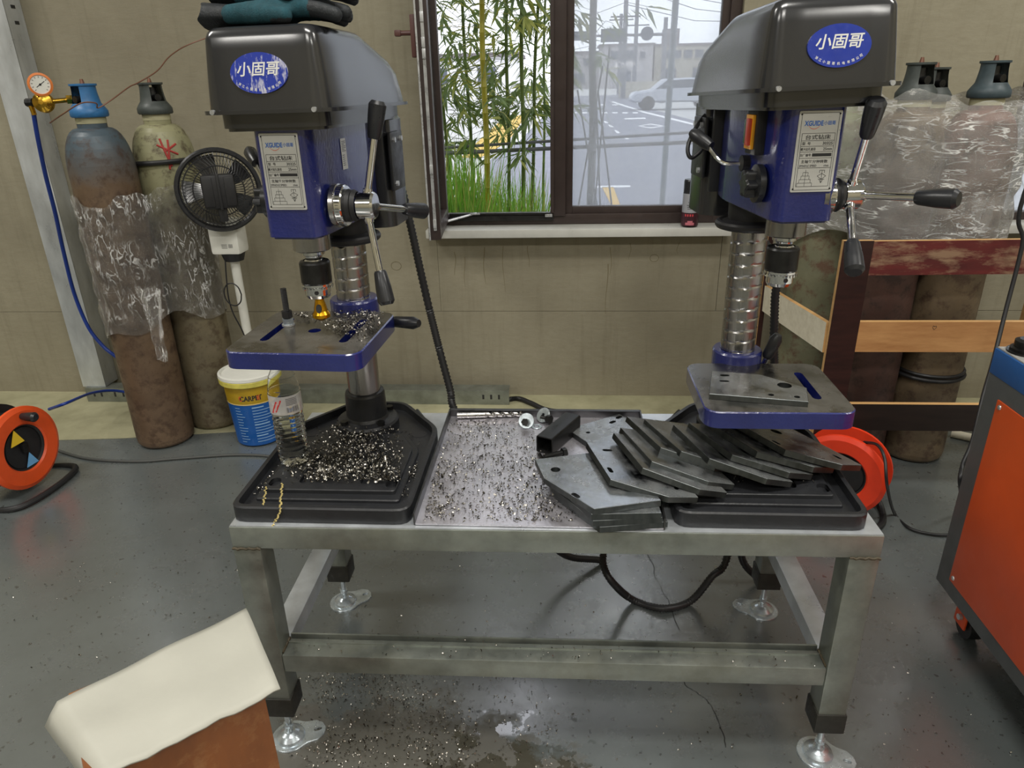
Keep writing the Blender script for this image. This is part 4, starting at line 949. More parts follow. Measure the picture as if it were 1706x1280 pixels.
# yellowish strings of chips over the rim
ystr = plain('oily_yellow_chip', srgb(196, 178, 116), .3, .6)
b = MB()
for pix, zz in ((((443, 812), (441, 828), (438, 842)), .607), (((470, 806), (469, 818), (468, 832), (468, 842)), .6095)):
    for q in spline([Vector((x, y, 0)) for x, y in pix], 6): p = pz(q.x+random.uniform(-1.5, 1.5), q.y, zz); b.lathe([(.0001, -.002), (.0024, 0), (.0001, .002)], p, n=6)
for q in spline([Vector((x, y, 0)) for x, y in ((468, 842), (464, 858), (458, 870))], 6): p = py(q.x+random.uniform(-1.5, 1.5), q.y, 1.089); b.lathe([(.0001, -.002), (.0024, 0), (.0001, .002)], p, n=6)
for q in spline([Vector((x, y, 0)) for x, y in ((456, 874), (446, 885), (436, 896), (430, 904))], 5): p = py(q.x, q.y, 1.084); b.lathe([(.0001, -.002), (.0022, 0), (.0001, .002)], p, n=6)
tag(b.build('swarf_string', ystr), 'stringy yellowish swarf hanging over the rim of the left base', 'swarf', kind='stuff')

# ------------------------------------------------------------------ water bottle
bp_ = pz(492, 768, ZB+.032); bp_.z = ZB+.0315
bt = empty('water_bottle', bp_, 0, 'clear plastic bottle half full of water with a red and white label', 'bottle')
bo = [(.0001, .004), (.022, .001), (.029, .004), (.0315, .012)]
for k in range(9): z = .02+.0105*k; bo += [(.0315, z), (.0300, z+.005)]
bo += [(.0315, .118), (.0325, .122), (.0325, .160), (.0315, .164), (.031, .17), (.026, .195), (.016, .216), (.0125, .222), (.0125, .236)]
inn = [(max(.0001, r-.0009), z+.0008) for r, z in bo[::-1]]; inn[-1] = (.0001, .006)
b = MB(); b.lathe(bo+[(.0118, .2365)]+inn[1:], n=40); b.build('bottle_wall', 'pet', bt)
wp = [(.0001, .0065)]+[(r-.0016, z+.001) for r, z in bo[1:] if z < .115]+[(.0298, .138), (.0001, .138)]
b = MB(); b.lathe(wp, n=40); b.build('water', 'water', bt)
def wrap(b, r, z0, z1, a0, a1, mi=0, n=14, o=(0, 0, 0)):
    vs = []
    for k in range(n+1):
        a = a0+(a1-a0)*k/n; vs += [(o[0]+r*math.cos(a), o[1]+r*math.sin(a), z0), (o[0]+r*math.cos(a), o[1]+r*math.sin(a), z1)]
    return b.put(vs, [(2*k, 2*k+2, 2*k+3, 2*k+1) for k in range(n)], mi)
F = -PI/2+.35     # direction of the camera
b = MB(); wrap(b, .0327, .121, .161, F-1.35, F+1.35)
lb = NT('clear_bottle_label'); lb.set(Base_Color=(.85, .82, .82, 1), Roughness=.35, Alpha=.55); b.build('label', lb.m, bt)
b = MB()
for k in range(8):
    a0 = F-.95+.05*k; vs = [(.033*math.cos(a0), .033*math.sin(a0), .124+.0032*k), (.033*math.cos(a0+.38), .033*math.sin(a0+.38), .124+.0032*k+.004), (.033*math.cos(a0+.38), .033*math.sin(a0+.38), .128+.0032*k+.004), (.033*math.cos(a0), .033*math.sin(a0), .128+.0032*k)]
    b.put(vs, [(0, 1, 2, 3)])
b.build('label_flash', plain('red_print', srgb(214, 44, 40), .35), bt)
b = MB()
for k in range(14):
    a0 = F+.05+.055*k; wrap(b, .0331, .126, .137, a0, a0+(.02, .032, .012)[k % 3], n=1)
for k in range(5): wrap(b, .0331, .142+.0032*k, .1432+.0032*k, F+.05, F+.75, n=6)
b.build('label_print', 'inkgrey', bt)
# ------------------------------------------------------------------ gloves on the left belt cover
def blobmesh(name, chains, mats, voxel, split=None):
    """tapered chains melted into one continuous skin"""
    b = MB()
    for pts, rr in chains:
        pts = spline(pts, 5); n = len(pts); R = [rr[0]+(rr[-1]-rr[0])*k/(n-1) if len(rr) == 2 else rr[min(len(rr)-1, int(k/(n-1)*(len(rr)-1)))] for k in range(n)]
        b.tube(pts, R, 10)
        for e, r in ((pts[0], R[0]), (pts[-1], R[-1])): b.lathe([(.0001, -r), (r*.7, -r*.7), (r, 0), (r*.7, r*.7), (.0001, r)], e, n=10)
    o = b.build('tmp', ['ink']); md = o.modifiers.new('r', 'REMESH'); md.mode = 'VOXEL'; md.voxel_size = voxel
    sm = o.modifiers.new('s', 'SMOOTH'); sm.iterations = 4; sm.factor = .5
    dg = bpy.context.evaluated_depsgraph_get(); dg.update(); me = bpy.data.meshes.new_from_object(o.evaluated_get(dg)); bpy.data.objects.remove(o)
    me.name = name; me.materials.clear()
    for k in mats: me.materials.append(M[k])
    for p in me.polygons:
        p.use_smooth = True
        if split: p.material_index = split(p.center)
    return me
zc = 1.421
def glove(base, zoff, yaw, label):
    g = empty('work_glove', base, yaw, label, 'glove', 'work gloves'); g.scale = (.74, .9, .95)
    z = .017+zoff
    ch = []
    for k, (y0, y1, L, zz) in enumerate(((-.040, -.058, .178, .0), (-.014, -.020, .192, .006), (.013, .020, .186, .004), (.038, .056, .168, .0))):
        ch.append(([(.035, y0, z+.004), (.085, y0*.95, z+.006), (.13, (y0+y1)/2, z+.004+zz), (L, y1, z-.006+zz)], [.0155, .0125]))
    ch.append(([(-.02, -.03, z), (.03, -.052, z-.002), (.075, -.066, z-.006)], [.017, .013]))
    for y in (-.03, -.01, .01, .03): ch.append(([(-.06, y*.9, z), (.0, y, z+.003), (.06, y*1.05, z+.005)], [.016, .02]))
    me = blobmesh('knit_body', ch, ['teal', 'gloveblack'], .0045, lambda c: 1 if c.x > .118 or c.z < z-.011 and c.x > .04 else 0)
    link(bpy.data.objects.new('knit_body', me), g)
    b = MB(); n = 24; rings = []
    for k, (x, w, h) in enumerate(((-.045, .038, .016), (-.075, .036, .018), (-.105, .039, .020), (-.118, .040, .021), (-.117, .036, .017), (-.08, .031, .013))):
        rings.append([(x+.006*math.sin(3*2*PI*i/n), w*math.cos(2*PI*i/n), z+h*math.sin(2*PI*i/n)+.002*math.cos(5*2*PI*i/n)) for i in range(n)])
    b.put([p for r in rings for p in r], [(k*n+i, k*n+(i+1) % n, (k+1)*n+(i+1) % n, (k+1)*n+i) for k in range(len(rings)-1) for i in range(n)], 0)
    b.mi = [0 if f[0] < n*3 else 1 for f in b.f]; b.build('cuff', ['gloveblack', 'knitgrey'], g, smooth=60)
    return g
glove((-.490, 1.262, zc), 0, R_(6), 'dark teal knit glove with black fingertips lying on the belt cover')
glove((-.480, 1.29, zc+.032), 0, R_(-3), 'second dark teal glove lying on top of the first')

# ------------------------------------------------------------------ gas cylinders
def gas_cylinder(x, y, body, cap, label, z_open=0, parts=True, top=1.232):
    g = empty('gas_cylinder', (x, y, .0025), 0, label, 'gas cylinder'); R = .1095
    b = MB(); pr = [(.06, .012), (.085, .002), (.1, .004), (.107, .014), (R, .03), (R, top-.17)]
    for k in range(1, 9): a = PI/2*k/8; pr.append((.047+(R-.047)*math.cos(a)**.9, top-.17+.15*math.sin(a)))
    pr += [(.047, top)]
    b.lathe(pr, n=44); b.build('body', body, g, smooth=50)
    b = MB(); b.lathe([(.044, top-.008), (.048, top-.006), (.048, top+.018), (.044, top+.02)], n=32); b.build('neck_ring', 'raw', g)
    n = 32; b = MB(); rows = [(.056, .014), (.06, .018), (.06, .034), (.054, .044), (.044, .058), (.041, .075), (.0385, .095), (.038, .112), (.043, .114), (.043, .12), (.0001, .121)]
    vs = []; fs = []
    for r, z in rows: vs += [(r*math.cos(2*PI*i/n), r*math.sin(2*PI*i/n), top+z) for i in range(n)]
    for k in range(len(rows)-1):
        for i in range(n):
            a = (2*PI*(i+.5)/n-z_open) % PI
            if 4 <= k <= 6 and (a < .62 or a > PI-.62): continue
            fs.append((k*n+i, k*n+(i+1) % n, (k+1)*n+(i+1) % n, (k+1)*n+i))
    b.put(vs, fs); b.build('valve_cap', cap, g, smooth=50)
    b = MB(); b.cyl((0, 0, top+.01), (0, 0, top+.105), .018, n=14); d = (math.cos(z_open), math.sin(z_open), 0); b.cyl((0, 0, top+.07), (d[0]*.04, d[1]*.04, top+.07), .012, n=12); b.build('valve', 'darksteel', g)
    b = MB(); b.cyl((0, 0, top+.12), (0, 0, top+.135), .008, .005, n=8); b.build('cap_stub', 'copper', g)
    return g
C1 = (-1.632, 2.515); C2 = (-1.492, 2.690)
g1 = gas_cylinder(*C1, 'cylbrown', 'capblue', 'brown gas cylinder with blue cap and pressure regulator, wrapped in film', z_open=-2.0)
g2 = gas_cylinder(*C2, 'cylgreen', 'capgrey', 'olive brown gas cylinder with grey cap and a red paint mark', z_open=-.6)
b = MB(); q = face_matrix((0, 0, 0), (1, 0, 0), (0, 0, 1))
for (a0, z0, a1, z1) in ((-1.25, 1.145, -.62, 1.11), (-1.12, 1.165, -.9, 1.07), (-.85, 1.16, -.98, 1.06), (-1.05, 1.12, -.6, 1.145)):
    pts = [(lambda t: (math.cos(a0+(a1-a0)*t)*rr(z0+(z1-z0)*t), math.sin(a0+(a1-a0)*t)*rr(z0+(z1-z0)*t), z0+(z1-z0)*t))(t/6) for t in range(7)] if False else []
    rr_ = lambda z: .047+(.1095-.047)*math.cos(math.asin(min(.99, (z-1.055)/.15)))**.9 + .0012 if z > 1.055 else .1105
    pts = [(math.cos(a0+(a1-a0)*t/6)*rr_(z0+(z1-z0)*t/6), math.sin(a0+(a1-a0)*t/6)*rr_(z0+(z1-z0)*t/6), z0+(z1-z0)*t/6) for t in range(7)]
    b.tube(pts, .004, 6)
b.build('red_mark', 'redpaint', g2)
rg = py(260, 271, 2.60); b = MB(); b.tube([(C2[0]+.118*math.cos(2*PI*k/40), C2[1]+.118*math.sin(2*PI*k/40), rg.z+.004*math.cos(2*PI*k/40)) for k in range(40)], .009, 8, closed=True)
tag(b.build('rubber_ring', 'black'), 'black rubber ring round the olive cylinder with the grey cap', 'rubber ring')
# regulator
gp = py(67, 141, 2.47); bp2 = py(73, 171, 2.48); vp = py(112, 166, 2.5)
rgl = empty('pressure_regulator', bp2, 0, 'brass pressure regulator with an orange rimmed gauge on the blue-capped cylinder', 'regulator')
lc = lambda p: Vector(p)-bp2
tw_ = (CP-gp).normalized()
b = MB(); b.lathe([(.0001, -.024), (.02, -.022), (.031, -.012), (.034, 0), (.031, .012), (.018, .02), (.008, .024), (.0001, .024)], (0, 0, 0), (.25, -.95, .1), 28); b.build('body', 'brass', rgl)
b = MB(); b.tube([lc(bp2)+V3(.02, .0, .002), lc(vp)+V3(.0, .03, 0)], .008, 12); b.cyl(lc(vp)+V3(-.01, .01, 0), lc(vp)+V3(.014, .03, 0), .0155, n=6); b.build('inlet_nut', 'brass', rgl)
b = MB(); b.tube([lc(gp)-tw_*.01, V3(-.004, 0, .025)], .006, 10); b.build('gauge_stem', 'brass', rgl)
b = MB(); b.lathe([(.0001, -.016), (.033, -.016), (.037, -.008), (.037, .004), (.030, .006), (.029, .002)], lc(gp), tw_, 32); ga = b.build('gauge', plain('orange_gauge_rim', srgb(214, 120, 52), .5), rgl)
b = MB(); b.lathe([(.0295, .0025), (.0001, .0025)], lc(gp), tw_, 32); b.build('gauge_face', 'white', ga)
b = MB(); gm = face_matrix(lc(gp)+tw_*.0035, tw_.cross(V3(0, 0, 1))*-1, tw_.cross(V3(0, 0, 1)).cross(tw_)*-1 if False else V3(0, 0, 1)-tw_*tw_.z)
for k in range(11): a = R_(-45+27*k); strip2d(b, .021*math.cos(a), .021*math.sin(a), .026*math.cos(a), .026*math.sin(a), gm, 0, .0014)
strip2d(b, -.012, -.008, .014, .010, gm, 0, .002); b.put([(.004*math.cos(k), .004*math.sin(k), 0) for k in range(6)], [tuple(range(6))], 0, gm); b.build('gauge_needle', 'ink', ga, smooth=0)
o1 = py(50, 171, 2.49); b = MB(); b.cyl(lc(bp2)+V3(-.02, 0, 0), lc(o1), .008, n=10); b.cyl(lc(o1)+V3(-.012, 0, .0), lc(o1)+V3(.012, 0, 0), .014, n=8); b.build('outlet_valve', 'darksteel', rgl)
b = MB(); b.cyl(lc(o1)+V3(0, 0, -.005), lc(o1)+V3(.004, 0, -.04), .009, .008, n=10); b.build('hose_tail', 'brass', rgl)
hp = [o1+V3(.003, 0, -.03)]+[py(x, y, Y) for x, y, Y in ((63, 230, 2.52), (76, 292, 2.58), (92, 355, 2.64), (106, 420, 2.7), (124, 490, 2.74), (147, 545, 2.74), (170, 575, 2.74), (190, 592, 2.74))]
e_ = hp[-1]; hp += [e_+V3(.09, .03, -.11), e_+V3(.16, .06, -.2), pz(330, 690, .012)+V3(0, .09, 0)]
b = MB(); b.tube(spline(hp, 8), .0075, 10); tag(b.build('gas_hose', 'hose'), 'blue rubber hose hanging from the regulator beside the steel post', 'hose')
# steel post and wall channel
b = MB(); px0, px1 = -2.215, -2.105
b.box(((px0+px1)/2, 2.882, 2.011), (px1-px0, .003, 3.878)); 
for xx in (px0+.0015, px1-.0015): b.box((xx, 2.93, 2.011), (.003, .096, 3.878))
po = b.build('steel_post', 'galv_clean'); tag(po, 'tall bright galvanised channel post standing against the wall', 'steel post')
b = MB()
for k in range(3): c = V3(px1+.0008, 2.93, 1.58+.055*k); b.box(c, (.002, .022, .012))
b.build('slot', 'ink', po)
b = MB(); cx0, cx1 = -2.20, -.235
b.box(((cx0+cx1)/2, 2.868, .036), (cx1-cx0, .003, .066)); b.box(((cx0+cx1)/2, 2.9, .0695), (cx1-cx0, .066, .003)); b.box(((cx0+cx1)/2, 2.9, .0045), (cx1-cx0, .066, .003))
chn = b.build('wall_channel', 'galv'); tag(chn, 'long low galvanised channel lying on the floor along the wall', 'steel channel')
for x0 in (-.28, -.315, -.35, -2.16, -2.125, -2.06, -2.02):
    b = MB(); b.box((x0, 2.8665, .04), (.009, .001, .022)); b.build('slot', 'ink', chn)
# copper wire from the capped cylinders towards the press
wp_ = [py(x, y, Y) for x, y, Y in ((83, 205, 2.47), (105, 190, 2.42), (135, 172, 2.42), (160, 172, 2.44), (163, 180, 2.46), (185, 167, 2.5), (215, 145, 2.58), (230, 138, 2.62), (262, 118, 2.7), (285, 92, 2.8), (325, 70, 2.9), (420, 40, 2.975))]
b = MB(); b.tube(spline(wp_, 5), .0022, 6); tag(b.build('copper_wire', 'copper'), 'thin reddish wire looped round the cylinder caps', 'wire')

# ------------------------------------------------------------------ stretch film
def hull(pts):
    pts = sorted(set(pts)); L = []
    for seq in (pts, pts[::-1]):
        h = []
        for p in seq:
            while len(h) > 1 and (h[-1][0]-h[-2][0])*(p[1]-h[-2][1])-(h[-1][1]-h[-2][1])*(p[0]-h[-2][0]) <= 0: h.pop()
            h.append(p)
        L += h[:-1]
    return L
def film_sleeve(name, cs, r, z0, z1, mat, label, tail=None, seed=1, bulge=.0, waist=None):
    rnd = random.Random(seed)
    h = hull([(cx+r*math.cos(2*PI*k/28), cy+r*math.sin(2*PI*k/28)) for cx, cy in cs for k in range(28)])
    P2 = [Vector(p) for p in h]; per = sum((P2[(i+1) % len(P2)]-P2[i]).length for i in range(len(P2)))
    N = 110; pts = []; i = 0; acc = 0; cen = sum(P2, Vector((0, 0)))/len(P2)
    for k in range(N):
        t = per*k/N
        while acc+(P2[(i+1) % len(P2)]-P2[i]).length < t: acc += (P2[(i+1) % len(P2)]-P2[i]).length; i += 1
        e = P2[(i+1) % len(P2)]-P2[i]; pts.append(P2[i]+e*((t-acc)/e.length))
    ph = [rnd.uniform(0, 6.28) for _ in range(8)]; rows = 34; vs = []
    for j in range(rows+1):
        q = j/rows
        for k, p in enumerate(pts):
            a = 2*PI*k/N; n = (p-cen).normalized()
            top = z1+.018*math.sin(3*a+ph[0])+.012*math.sin(7*a+ph[1])+.006*math.sin(17*a+ph[2]); bot = z0+.03*math.sin(2*a+ph[3])+.02*math.sin(5*a+ph[4])
            z = bot+(top-bot)*q
            d = .0035*math.sin(21*a+9*q+ph[5])+.003*math.sin(13*a-14*q+ph[6])+.0025*math.sin(35*q+5*a+ph[7])+rnd.uniform(-.001, .001)+.005
            d += bulge*math.sin(PI*q)
            if waist: d -= waist[1]*math.exp(-((z-waist[0])/.02)**2)-waist[1]
            vs.append((p.x+n.x*d, p.y+n.y*d, z))
    b = MB(); b.put(vs, [(j*N+k, j*N+(k+1) % N, (j+1)*N+(k+1) % N, (j+1)*N+k) for j in range(rows) for k in range(N)])
    if tail:
        for (p0, p1, w0, w1) in tail:
            n = 12; m_ = 6; tv = []
            for j in range(n+1):
                q = j/n; c = Vector(p0).lerp(Vector(p1), q); w = w0+(w1-w0)*q
                for k in range(m_+1): s = k/m_-.5; tv.append(c+V3(s*w, -.012*math.cos(s*9+q*4)-.004*math.sin(q*20), .01*math.sin(s*11)))
            b.put(tv, [(j*(m_+1)+k, j*(m_+1)+k+1, (j+1)*(m_+1)+k+1, (j+1)*(m_+1)+k) for j in range(n) for k in range(m_)])
    o = b.build(name, mat, smooth=80); return tag(o, label, 'plastic film')
film_sleeve('stretch_film', [C1, C2], .1135, .50, .985, 'film', 'clear creased stretch film wrapped round the pair of cylinders by the steel post',
    tail=[(py(245, 480, 2.40), py(272, 600, 2.37), .10, .03)], seed=3)
RC = [(.935, 2.630), (1.098, 2.478), (1.250, 2.702), (1.320, 2.484)]
gas_cylinder(*RC[0], 'cylolive', 'capgrey', 'faded green gas cylinder at the pale side board of the wooden crate', z_open=-1.3)
gas_cylinder(*RC[1], 'cylmaroon', 'capgrey', 'dark maroon gas cylinder behind the dark corner post of the crate', z_open=-1.3)
gas_cylinder(*RC[2], 'cylmaroon', 'capgrey', 'gas cylinder nearest the wall inside the wooden crate, dark grey cap', z_open=-1.3, top=1.218)
gas_cylinder(*RC[3], 'cylrust', 'capteal', 'brown grey gas cylinder with slate blue cap and a dark band, in the crate', z_open=-1.25)
b = MB(); b.tube([(RC[3][0]+.116*math.cos(2*PI*k/36), RC[3][1]+.116*math.sin(2*PI*k/36), .335) for k in range(36)], .007, 8, closed=True); b.tube([(RC[3][0]+.113*math.cos(2*PI*k/36), RC[3][1]+.113*math.sin(2*PI*k/36), .35) for k in range(36)], .006, 8, closed=True)
tag(b.build('rubber_ring', 'black'), 'dark rubber band round the slate-capped cylinder between the crate rails', 'rubber ring')
film_sleeve('stretch_film', RC, .1135, .80, 1.25, 'film2', 'milky stretch film wrapped round the cylinders in the wooden crate', seed=5, bulge=.012, waist=(.965, .012),
    tail=[(py(1640, 330, 2.37), py(1628, 398, 2.36), .07, .03)])

# ------------------------------------------------------------------ wooden crate
cr = empty('wooden_crate', (1.3, 2.42, .0025), 0, 'open crate of plywood boards standing round the wrapped cylinders', 'crate')
cl = lambda p: Vector(p)-cr.location
def board(name, a, c, w, th, mat, flat=None):
    """board from a to c (centre line), w high, th thick; cut edges show pale ply"""
    a, c = cl(a), cl(c); d = (c-a); L = d.length; d.normalize()
    up = V3(0, 0, 1) if abs(d.z) < .9 else Vector(flat); n = d.cross(up).normalized(); up = n.cross(d)
    mt = Matrix((d, n, up)).transposed().to_4x4(); mt.translation = (a+c)/2
    b = MB(); b.box((0, 0, 0), (L, th, w)); b.mi = [1, 1, 0, 0, 1, 1]
    return b.build(name, [mat, 'ply_edge'], cr, smooth=0, mat=mt)
YF = 2.20; xl, xr = .842, 1.86
board('corner_post', (xl+.044, YF, .0025), (xl+.044, YF, .866), .088, .018, 'ply_dark', (1, 0, 0))
board('corner_post', (xr-.044, YF, .0025), (xr-.044, YF, .866), .088, .018, 'ply_dark', (1, 0, 0))
board('corner_post', (xl-.07, 2.74, .0025), (xl-.07, 2.74, .80), .018, .075, 'ply_dark', (1, 0, 0))
board('corner_post', (xr-.07, 2.74, .0025), (xr-.07, 2.74, .80), .018, .075, 'ply_dark', (1, 0, 0))
board('front_rail', (xl+.088, YF, .812), (xr-.088, YF, .816), .104, .018, 'ply_red')
board('front_rail', (xl+.088, YF, .561), (xr-.088, YF, .561), .100, .018, 'ply_tan')
board('front_rail', (xl+.088, YF, .280), (xr-.088, YF, .280), .096, .018, 'ply_black')
for z, mt in ((.54, 'ply_pale'), (.20, 'ply_pale')): board('side_rail', (xl+.002, YF+.012, z+.012), (xl-.064, 2.70, z), .1, .016, mt)
for z, mt in ((.60, 'ply_grey'), (.30, 'ply_grey')): board('side_rail', (xr-.01, YF+.012, z), (xr-.075, 2.70, z), .1, .016, mt)
b = MB(); hm_ = face_matrix(py(1557, 546, YF-.0095)-cr.location, (1, 0, 0), (0, 0, 1))
pts = [(0, -.007), (-.006, 0), (-.004, .006), (0, .003), (.004, .006), (.006, 0), (0, -.007)]
for p, q in zip(pts, pts[1:]): strip2d(b, *p, *q, hm_, 0, .0012)
b.build('pen_mark', 'ink', cr, smooth=0)
# ------------------------------------------------------------------ cable reels
def reel(c, nrm, r, mat, label, gap=.1, stickers=False, knob=None):
    n = Vector(nrm).normalized(); g = empty('cable_reel', (c[0], c[1], 0), 0, label, 'cable reel', 'orange cable reels'); o = Vector((0, 0, c[2]))
    b = MB(); b.lathe([(r*.56, .004), (r*.60, .010), (r*.9, .012), (r, .004), (r, -.006), (r*.9, -.004), (r*.56, -.006)], o, n, 44); b.build('flange', mat, g)
    b = MB(); b.lathe([(r*.56, -.012), (r*.9, -.014), (r, -.006), (r, .004), (r*.56, .004)], o-n*gap, n, 44); b.build('flange', 'black' if stickers else mat, g)
    b = MB(); b.lathe([(r*.57, .002), (r*.5, -.004), (.0001, -.006)], o, n, 36); hub = b.build('hub_panel', 'black', g)
    b = MB(); b.lathe([(r*.5, 0), (r*.5, -gap)], o, n, 30); b.build('drum', 'black', g)
    b = MB()
    for k in range(6): b.tube([o-n*(gap*(k+.7)/6.6)+(lambda e1, e2, a: (e1*math.cos(a)+e2*math.sin(a))*r*.74)(n.orthogonal().normalized(), n.cross(n.orthogonal().normalized()), 2*PI*i/40) for i in range(40)], gap*.085, 6, closed=True)
    b.build('wound_cable', 'cord', g)
    s = n.cross(V3(0, 0, 1)).normalized()
    b = MB()   # bent tube stand: runners on the floor, rising to the axle
    for e in (n*.03, -n*(gap+.03)):
        pass
    pts = [o+n*.02*0+s*-.0-n*(gap+.02), Vector((0, 0, .012))-n*(gap+.03)-s*r*.85, Vector((0, 0, .012))+n*.05-s*r*.9, Vector((0, 0, .012))+n*.06+s*r*.9, Vector((0, 0, .012))-n*(gap+.03)+s*r*.85, o-n*(gap+.02)]
    b.tube(spline(pts, 8), .0105, 10); b.build('tube_stand', 'black', g)
    up = V3(0, 0, 1)
    if stickers:
        m1 = face_matrix(o+n*.001-s*r*.12*0, s*-1, up)
        for nm, xx, yy, mm, sc in (('warning_sticker', -.02, r*.33, 'printyellow', 1), ('info_sticker', .012, -r*.34, 'printsky', .9)):
            b = MB(); w = r*.19*sc; b.prism([(xx-w, yy-w*.9), (xx+w, yy-w*.9), (xx, yy+w)], 0, .002, mat=m1); b.build(nm, mm, hub, smooth=0)
        b = MB(); b.box(o+n*.004+up*.0, (.012, .026, .034), bev=.003); b.build('socket_flap', 'darksteel', hub)
    if knob:
        k0 = o+n*.012+s*knob[0]+up*knob[1]; b = MB(); b.tube([k0, k0+n*.01, k0+n*.05, k0+n*.058], [.012, .014, .018, .012], 14); b.build('crank_knob', 'knob', g)
    return g
rc = pz(40, 746, .168)
reel((rc.x, rc.y, .168), (.99, -.12, .0), .150, 'orange', 'orange cable reel with a black tube stand beside the steel post', stickers=True, knob=(-.02, .115), gap=.11)
rc2 = pz(1392, 775, .175)
reel((rc2.x+.02, rc2.y, .140), (-.55, -.83, 0), .138, 'redorange', 'red-orange cable reel half hidden behind the right end of the bench', gap=.075)

# ------------------------------------------------------------------ paint bucket
bk = empty('paint_bucket', (-1.24, 2.535, .0025), 0, 'yellow and blue printed plastic bucket with a white lid', 'bucket')
hB, rb, rt = .296, .090, .106
rad = lambda z: rb+(rt-rb)*z/hB
b = MB(); b.lathe([(.0001, .003), (rb-.004, .002), (rb, .006), (rad(.19), .19)], n=44, mi=0); b.build('blue_sleeve', plain('blue_bucket_print', srgb(18, 84, 160), .35, var=.06), bk)
b = MB(); b.lathe([(rad(.19)+.0004, .188), (rad(.25)+.0004, .25), (rad(.28), .28), (rt, hB-.004)], n=44); b.build('gold_band', plain('gold_bucket_print', srgb(176, 144, 30), .35, var=.2, scale=14), bk)
b = MB(); b.lathe([(rt+.001, hB-.036), (rt+.012, hB-.030), (rt+.013, hB-.012), (rt+.009, hB-.006)], n=44); b.build('lid_skirt', plain('yellow_translucent_lid', srgb(206, 196, 92), .4, var=.2, scale=30), bk)
b = MB(); b.lathe([(rt+.013, hB-.008), (rt+.012, hB+.004), (rt+.004, hB+.006), (rt+.001, hB-.002), (.0001, hB)], n=44); b.build('lid', 'white', bk)
b = MB(); b.lathe([(rad(.19)+.0012, .187), (rad(.19)+.0012, .191)], n=44); b.build('cream_line', plain('cream_print', srgb(226, 200, 130), .4), bk)
FA = math.atan2(-2.535, 1.24)
def on_bucket(zc_, a_c):
    def f(p):
        z = zc_+p.y; r = rad(z)+.0012; a = a_c+p.x/r; return Vector((r*math.cos(a), r*math.sin(a), z))
    return f
b = MB(); put_text(b, 'CARPET', None, .085, .022, 0, .03, fn=on_bucket(.216, FA-.12)); b.build('band_lettering', 'ink', bk, smooth=0)
b = MB(); put_text(b, 'C', None, .012, .022, 0, .03, fn=on_bucket(.216, FA-.12-.4)); put_text(b, 'E', None, .012, .021, 0, .03, fn=on_bucket(.2162, FA+.16)); b.build('band_accent_lettering', 'inkred', bk, smooth=0)
b = MB(); rnd = random.Random(4)
zz = .172
for k in range(13):
    w = rnd.uniform(.55, .95)*(1 if k % 5 else .7); h = .0026 if k not in (0, 6, 10) else .0045
    wrap(b, rad(zz)+.0012, zz, zz+h, FA-.15, FA-.15+w, n=10); wrap(b, rad(zz)+.0012, zz, zz+.0022, FA-.85, FA-.85+rnd.uniform(.2, .42), n=6); zz -= .0125
b.build('sleeve_print', plain('pale_blue_print', srgb(150, 186, 222), .4), bk, smooth=0)

# ------------------------------------------------------------------ fan
fy = 2.70; fb = py(400, 500, fy); fx_ = fb.x
fn = empty('pedestal_fan', (fx_, fy, .0025), 0, 'small pedestal fan with black cage and white neck and pole', 'fan')
hc = py(365, 317, 2.545)-fn.location; nf = (CP-(hc+fn.location)); nf.z *= .3; nf.normalize(); e1 = nf.cross(V3(0, 0, 1)).normalized(); e2 = e1.cross(nf)*1
e2 = V3(0, 0, 1)-nf*nf.z; e2.normalize(); R0 = .138
ringpts = lambda r, d: [hc+(e1*math.cos(2*PI*k/48)+e2*math.sin(2*PI*k/48))*r+nf*d for k in range(48)]
b = MB()
b.tube(ringpts(R0, 0), .010, 8, closed=True); b.tube(ringpts(R0, -.04), .008, 8, closed=True)
for r, d in ((R0*.86, .018), (R0*.62, .034), (R0*.36, .046)): b.tube(ringpts(r, d), .0024, 5, closed=True)
for k in range(60):
    a = 2*PI*k/60; u = e1*math.cos(a)+e2*math.sin(a); u2 = e1*math.cos(a+.18)+e2*math.sin(a+.18)
    b.tube([hc+u*R0, hc+u*R0*.86+nf*.018, hc+u2*R0*.62+nf*.034, hc+u2*R0*.34+nf*.047], .0011, 4)
    b.tube([hc+u*R0-nf*.04, hc+u*R0*.8-nf*.06, hc+u*R0*.3-nf*.075], .0011, 4)
b.build('cage', 'knob', fn)
b = MB(); q = Matrix((e1, e2, nf)).transposed()
b.box(hc+nf*.05, (.112, .118, .05), q, bev=.014); b.box(hc+nf*.076, (.010, .124, .012), q, bev=.004)
for sx in (-1, 1): b.box(hc+e1*.036*sx+nf*.072, (.034, .1, .012), q, bev=.004)
b.box(hc+e2*-.075+nf*.045, (.03, .06, .03), q, bev=.006); b.build('motor_housing', 'black', fn)
for k in range(5):
    b = MB(); a = 2*PI*k/5; vs = []
    for r in (.02, .06, .1, .125):
        for s_ in (-.5, 0, .5): aa = a+s_*(.9-.25*r/.12); vs.append(hc+(e1*math.cos(aa)+e2*math.sin(aa))*r-nf*(.02+.02*s_))
    b.put(vs, [(i*3+j, i*3+j+1, i*3+j+4, i*3+j+3) for i in range(3) for j in range(2)]); b.build('blade', 'blackplastic', fn)
n0 = py(380, 393, 2.62)-fn.location
b = MB(); b.box(n0, (.112, .09, .128), bev=.012); nk = b.build('neck_block', 'white', fn)
b = MB(); 
for k in range(4): b.box(n0+V3(.018+.004*k, -.0455, -.03+.0), (.0015, .001, .014))
for k in range(3): b.box(n0+V3(.0, -.0455, -.025-.006*k), (.022, .001, .0016))
b.build('neck_print', 'inkgrey', nk)
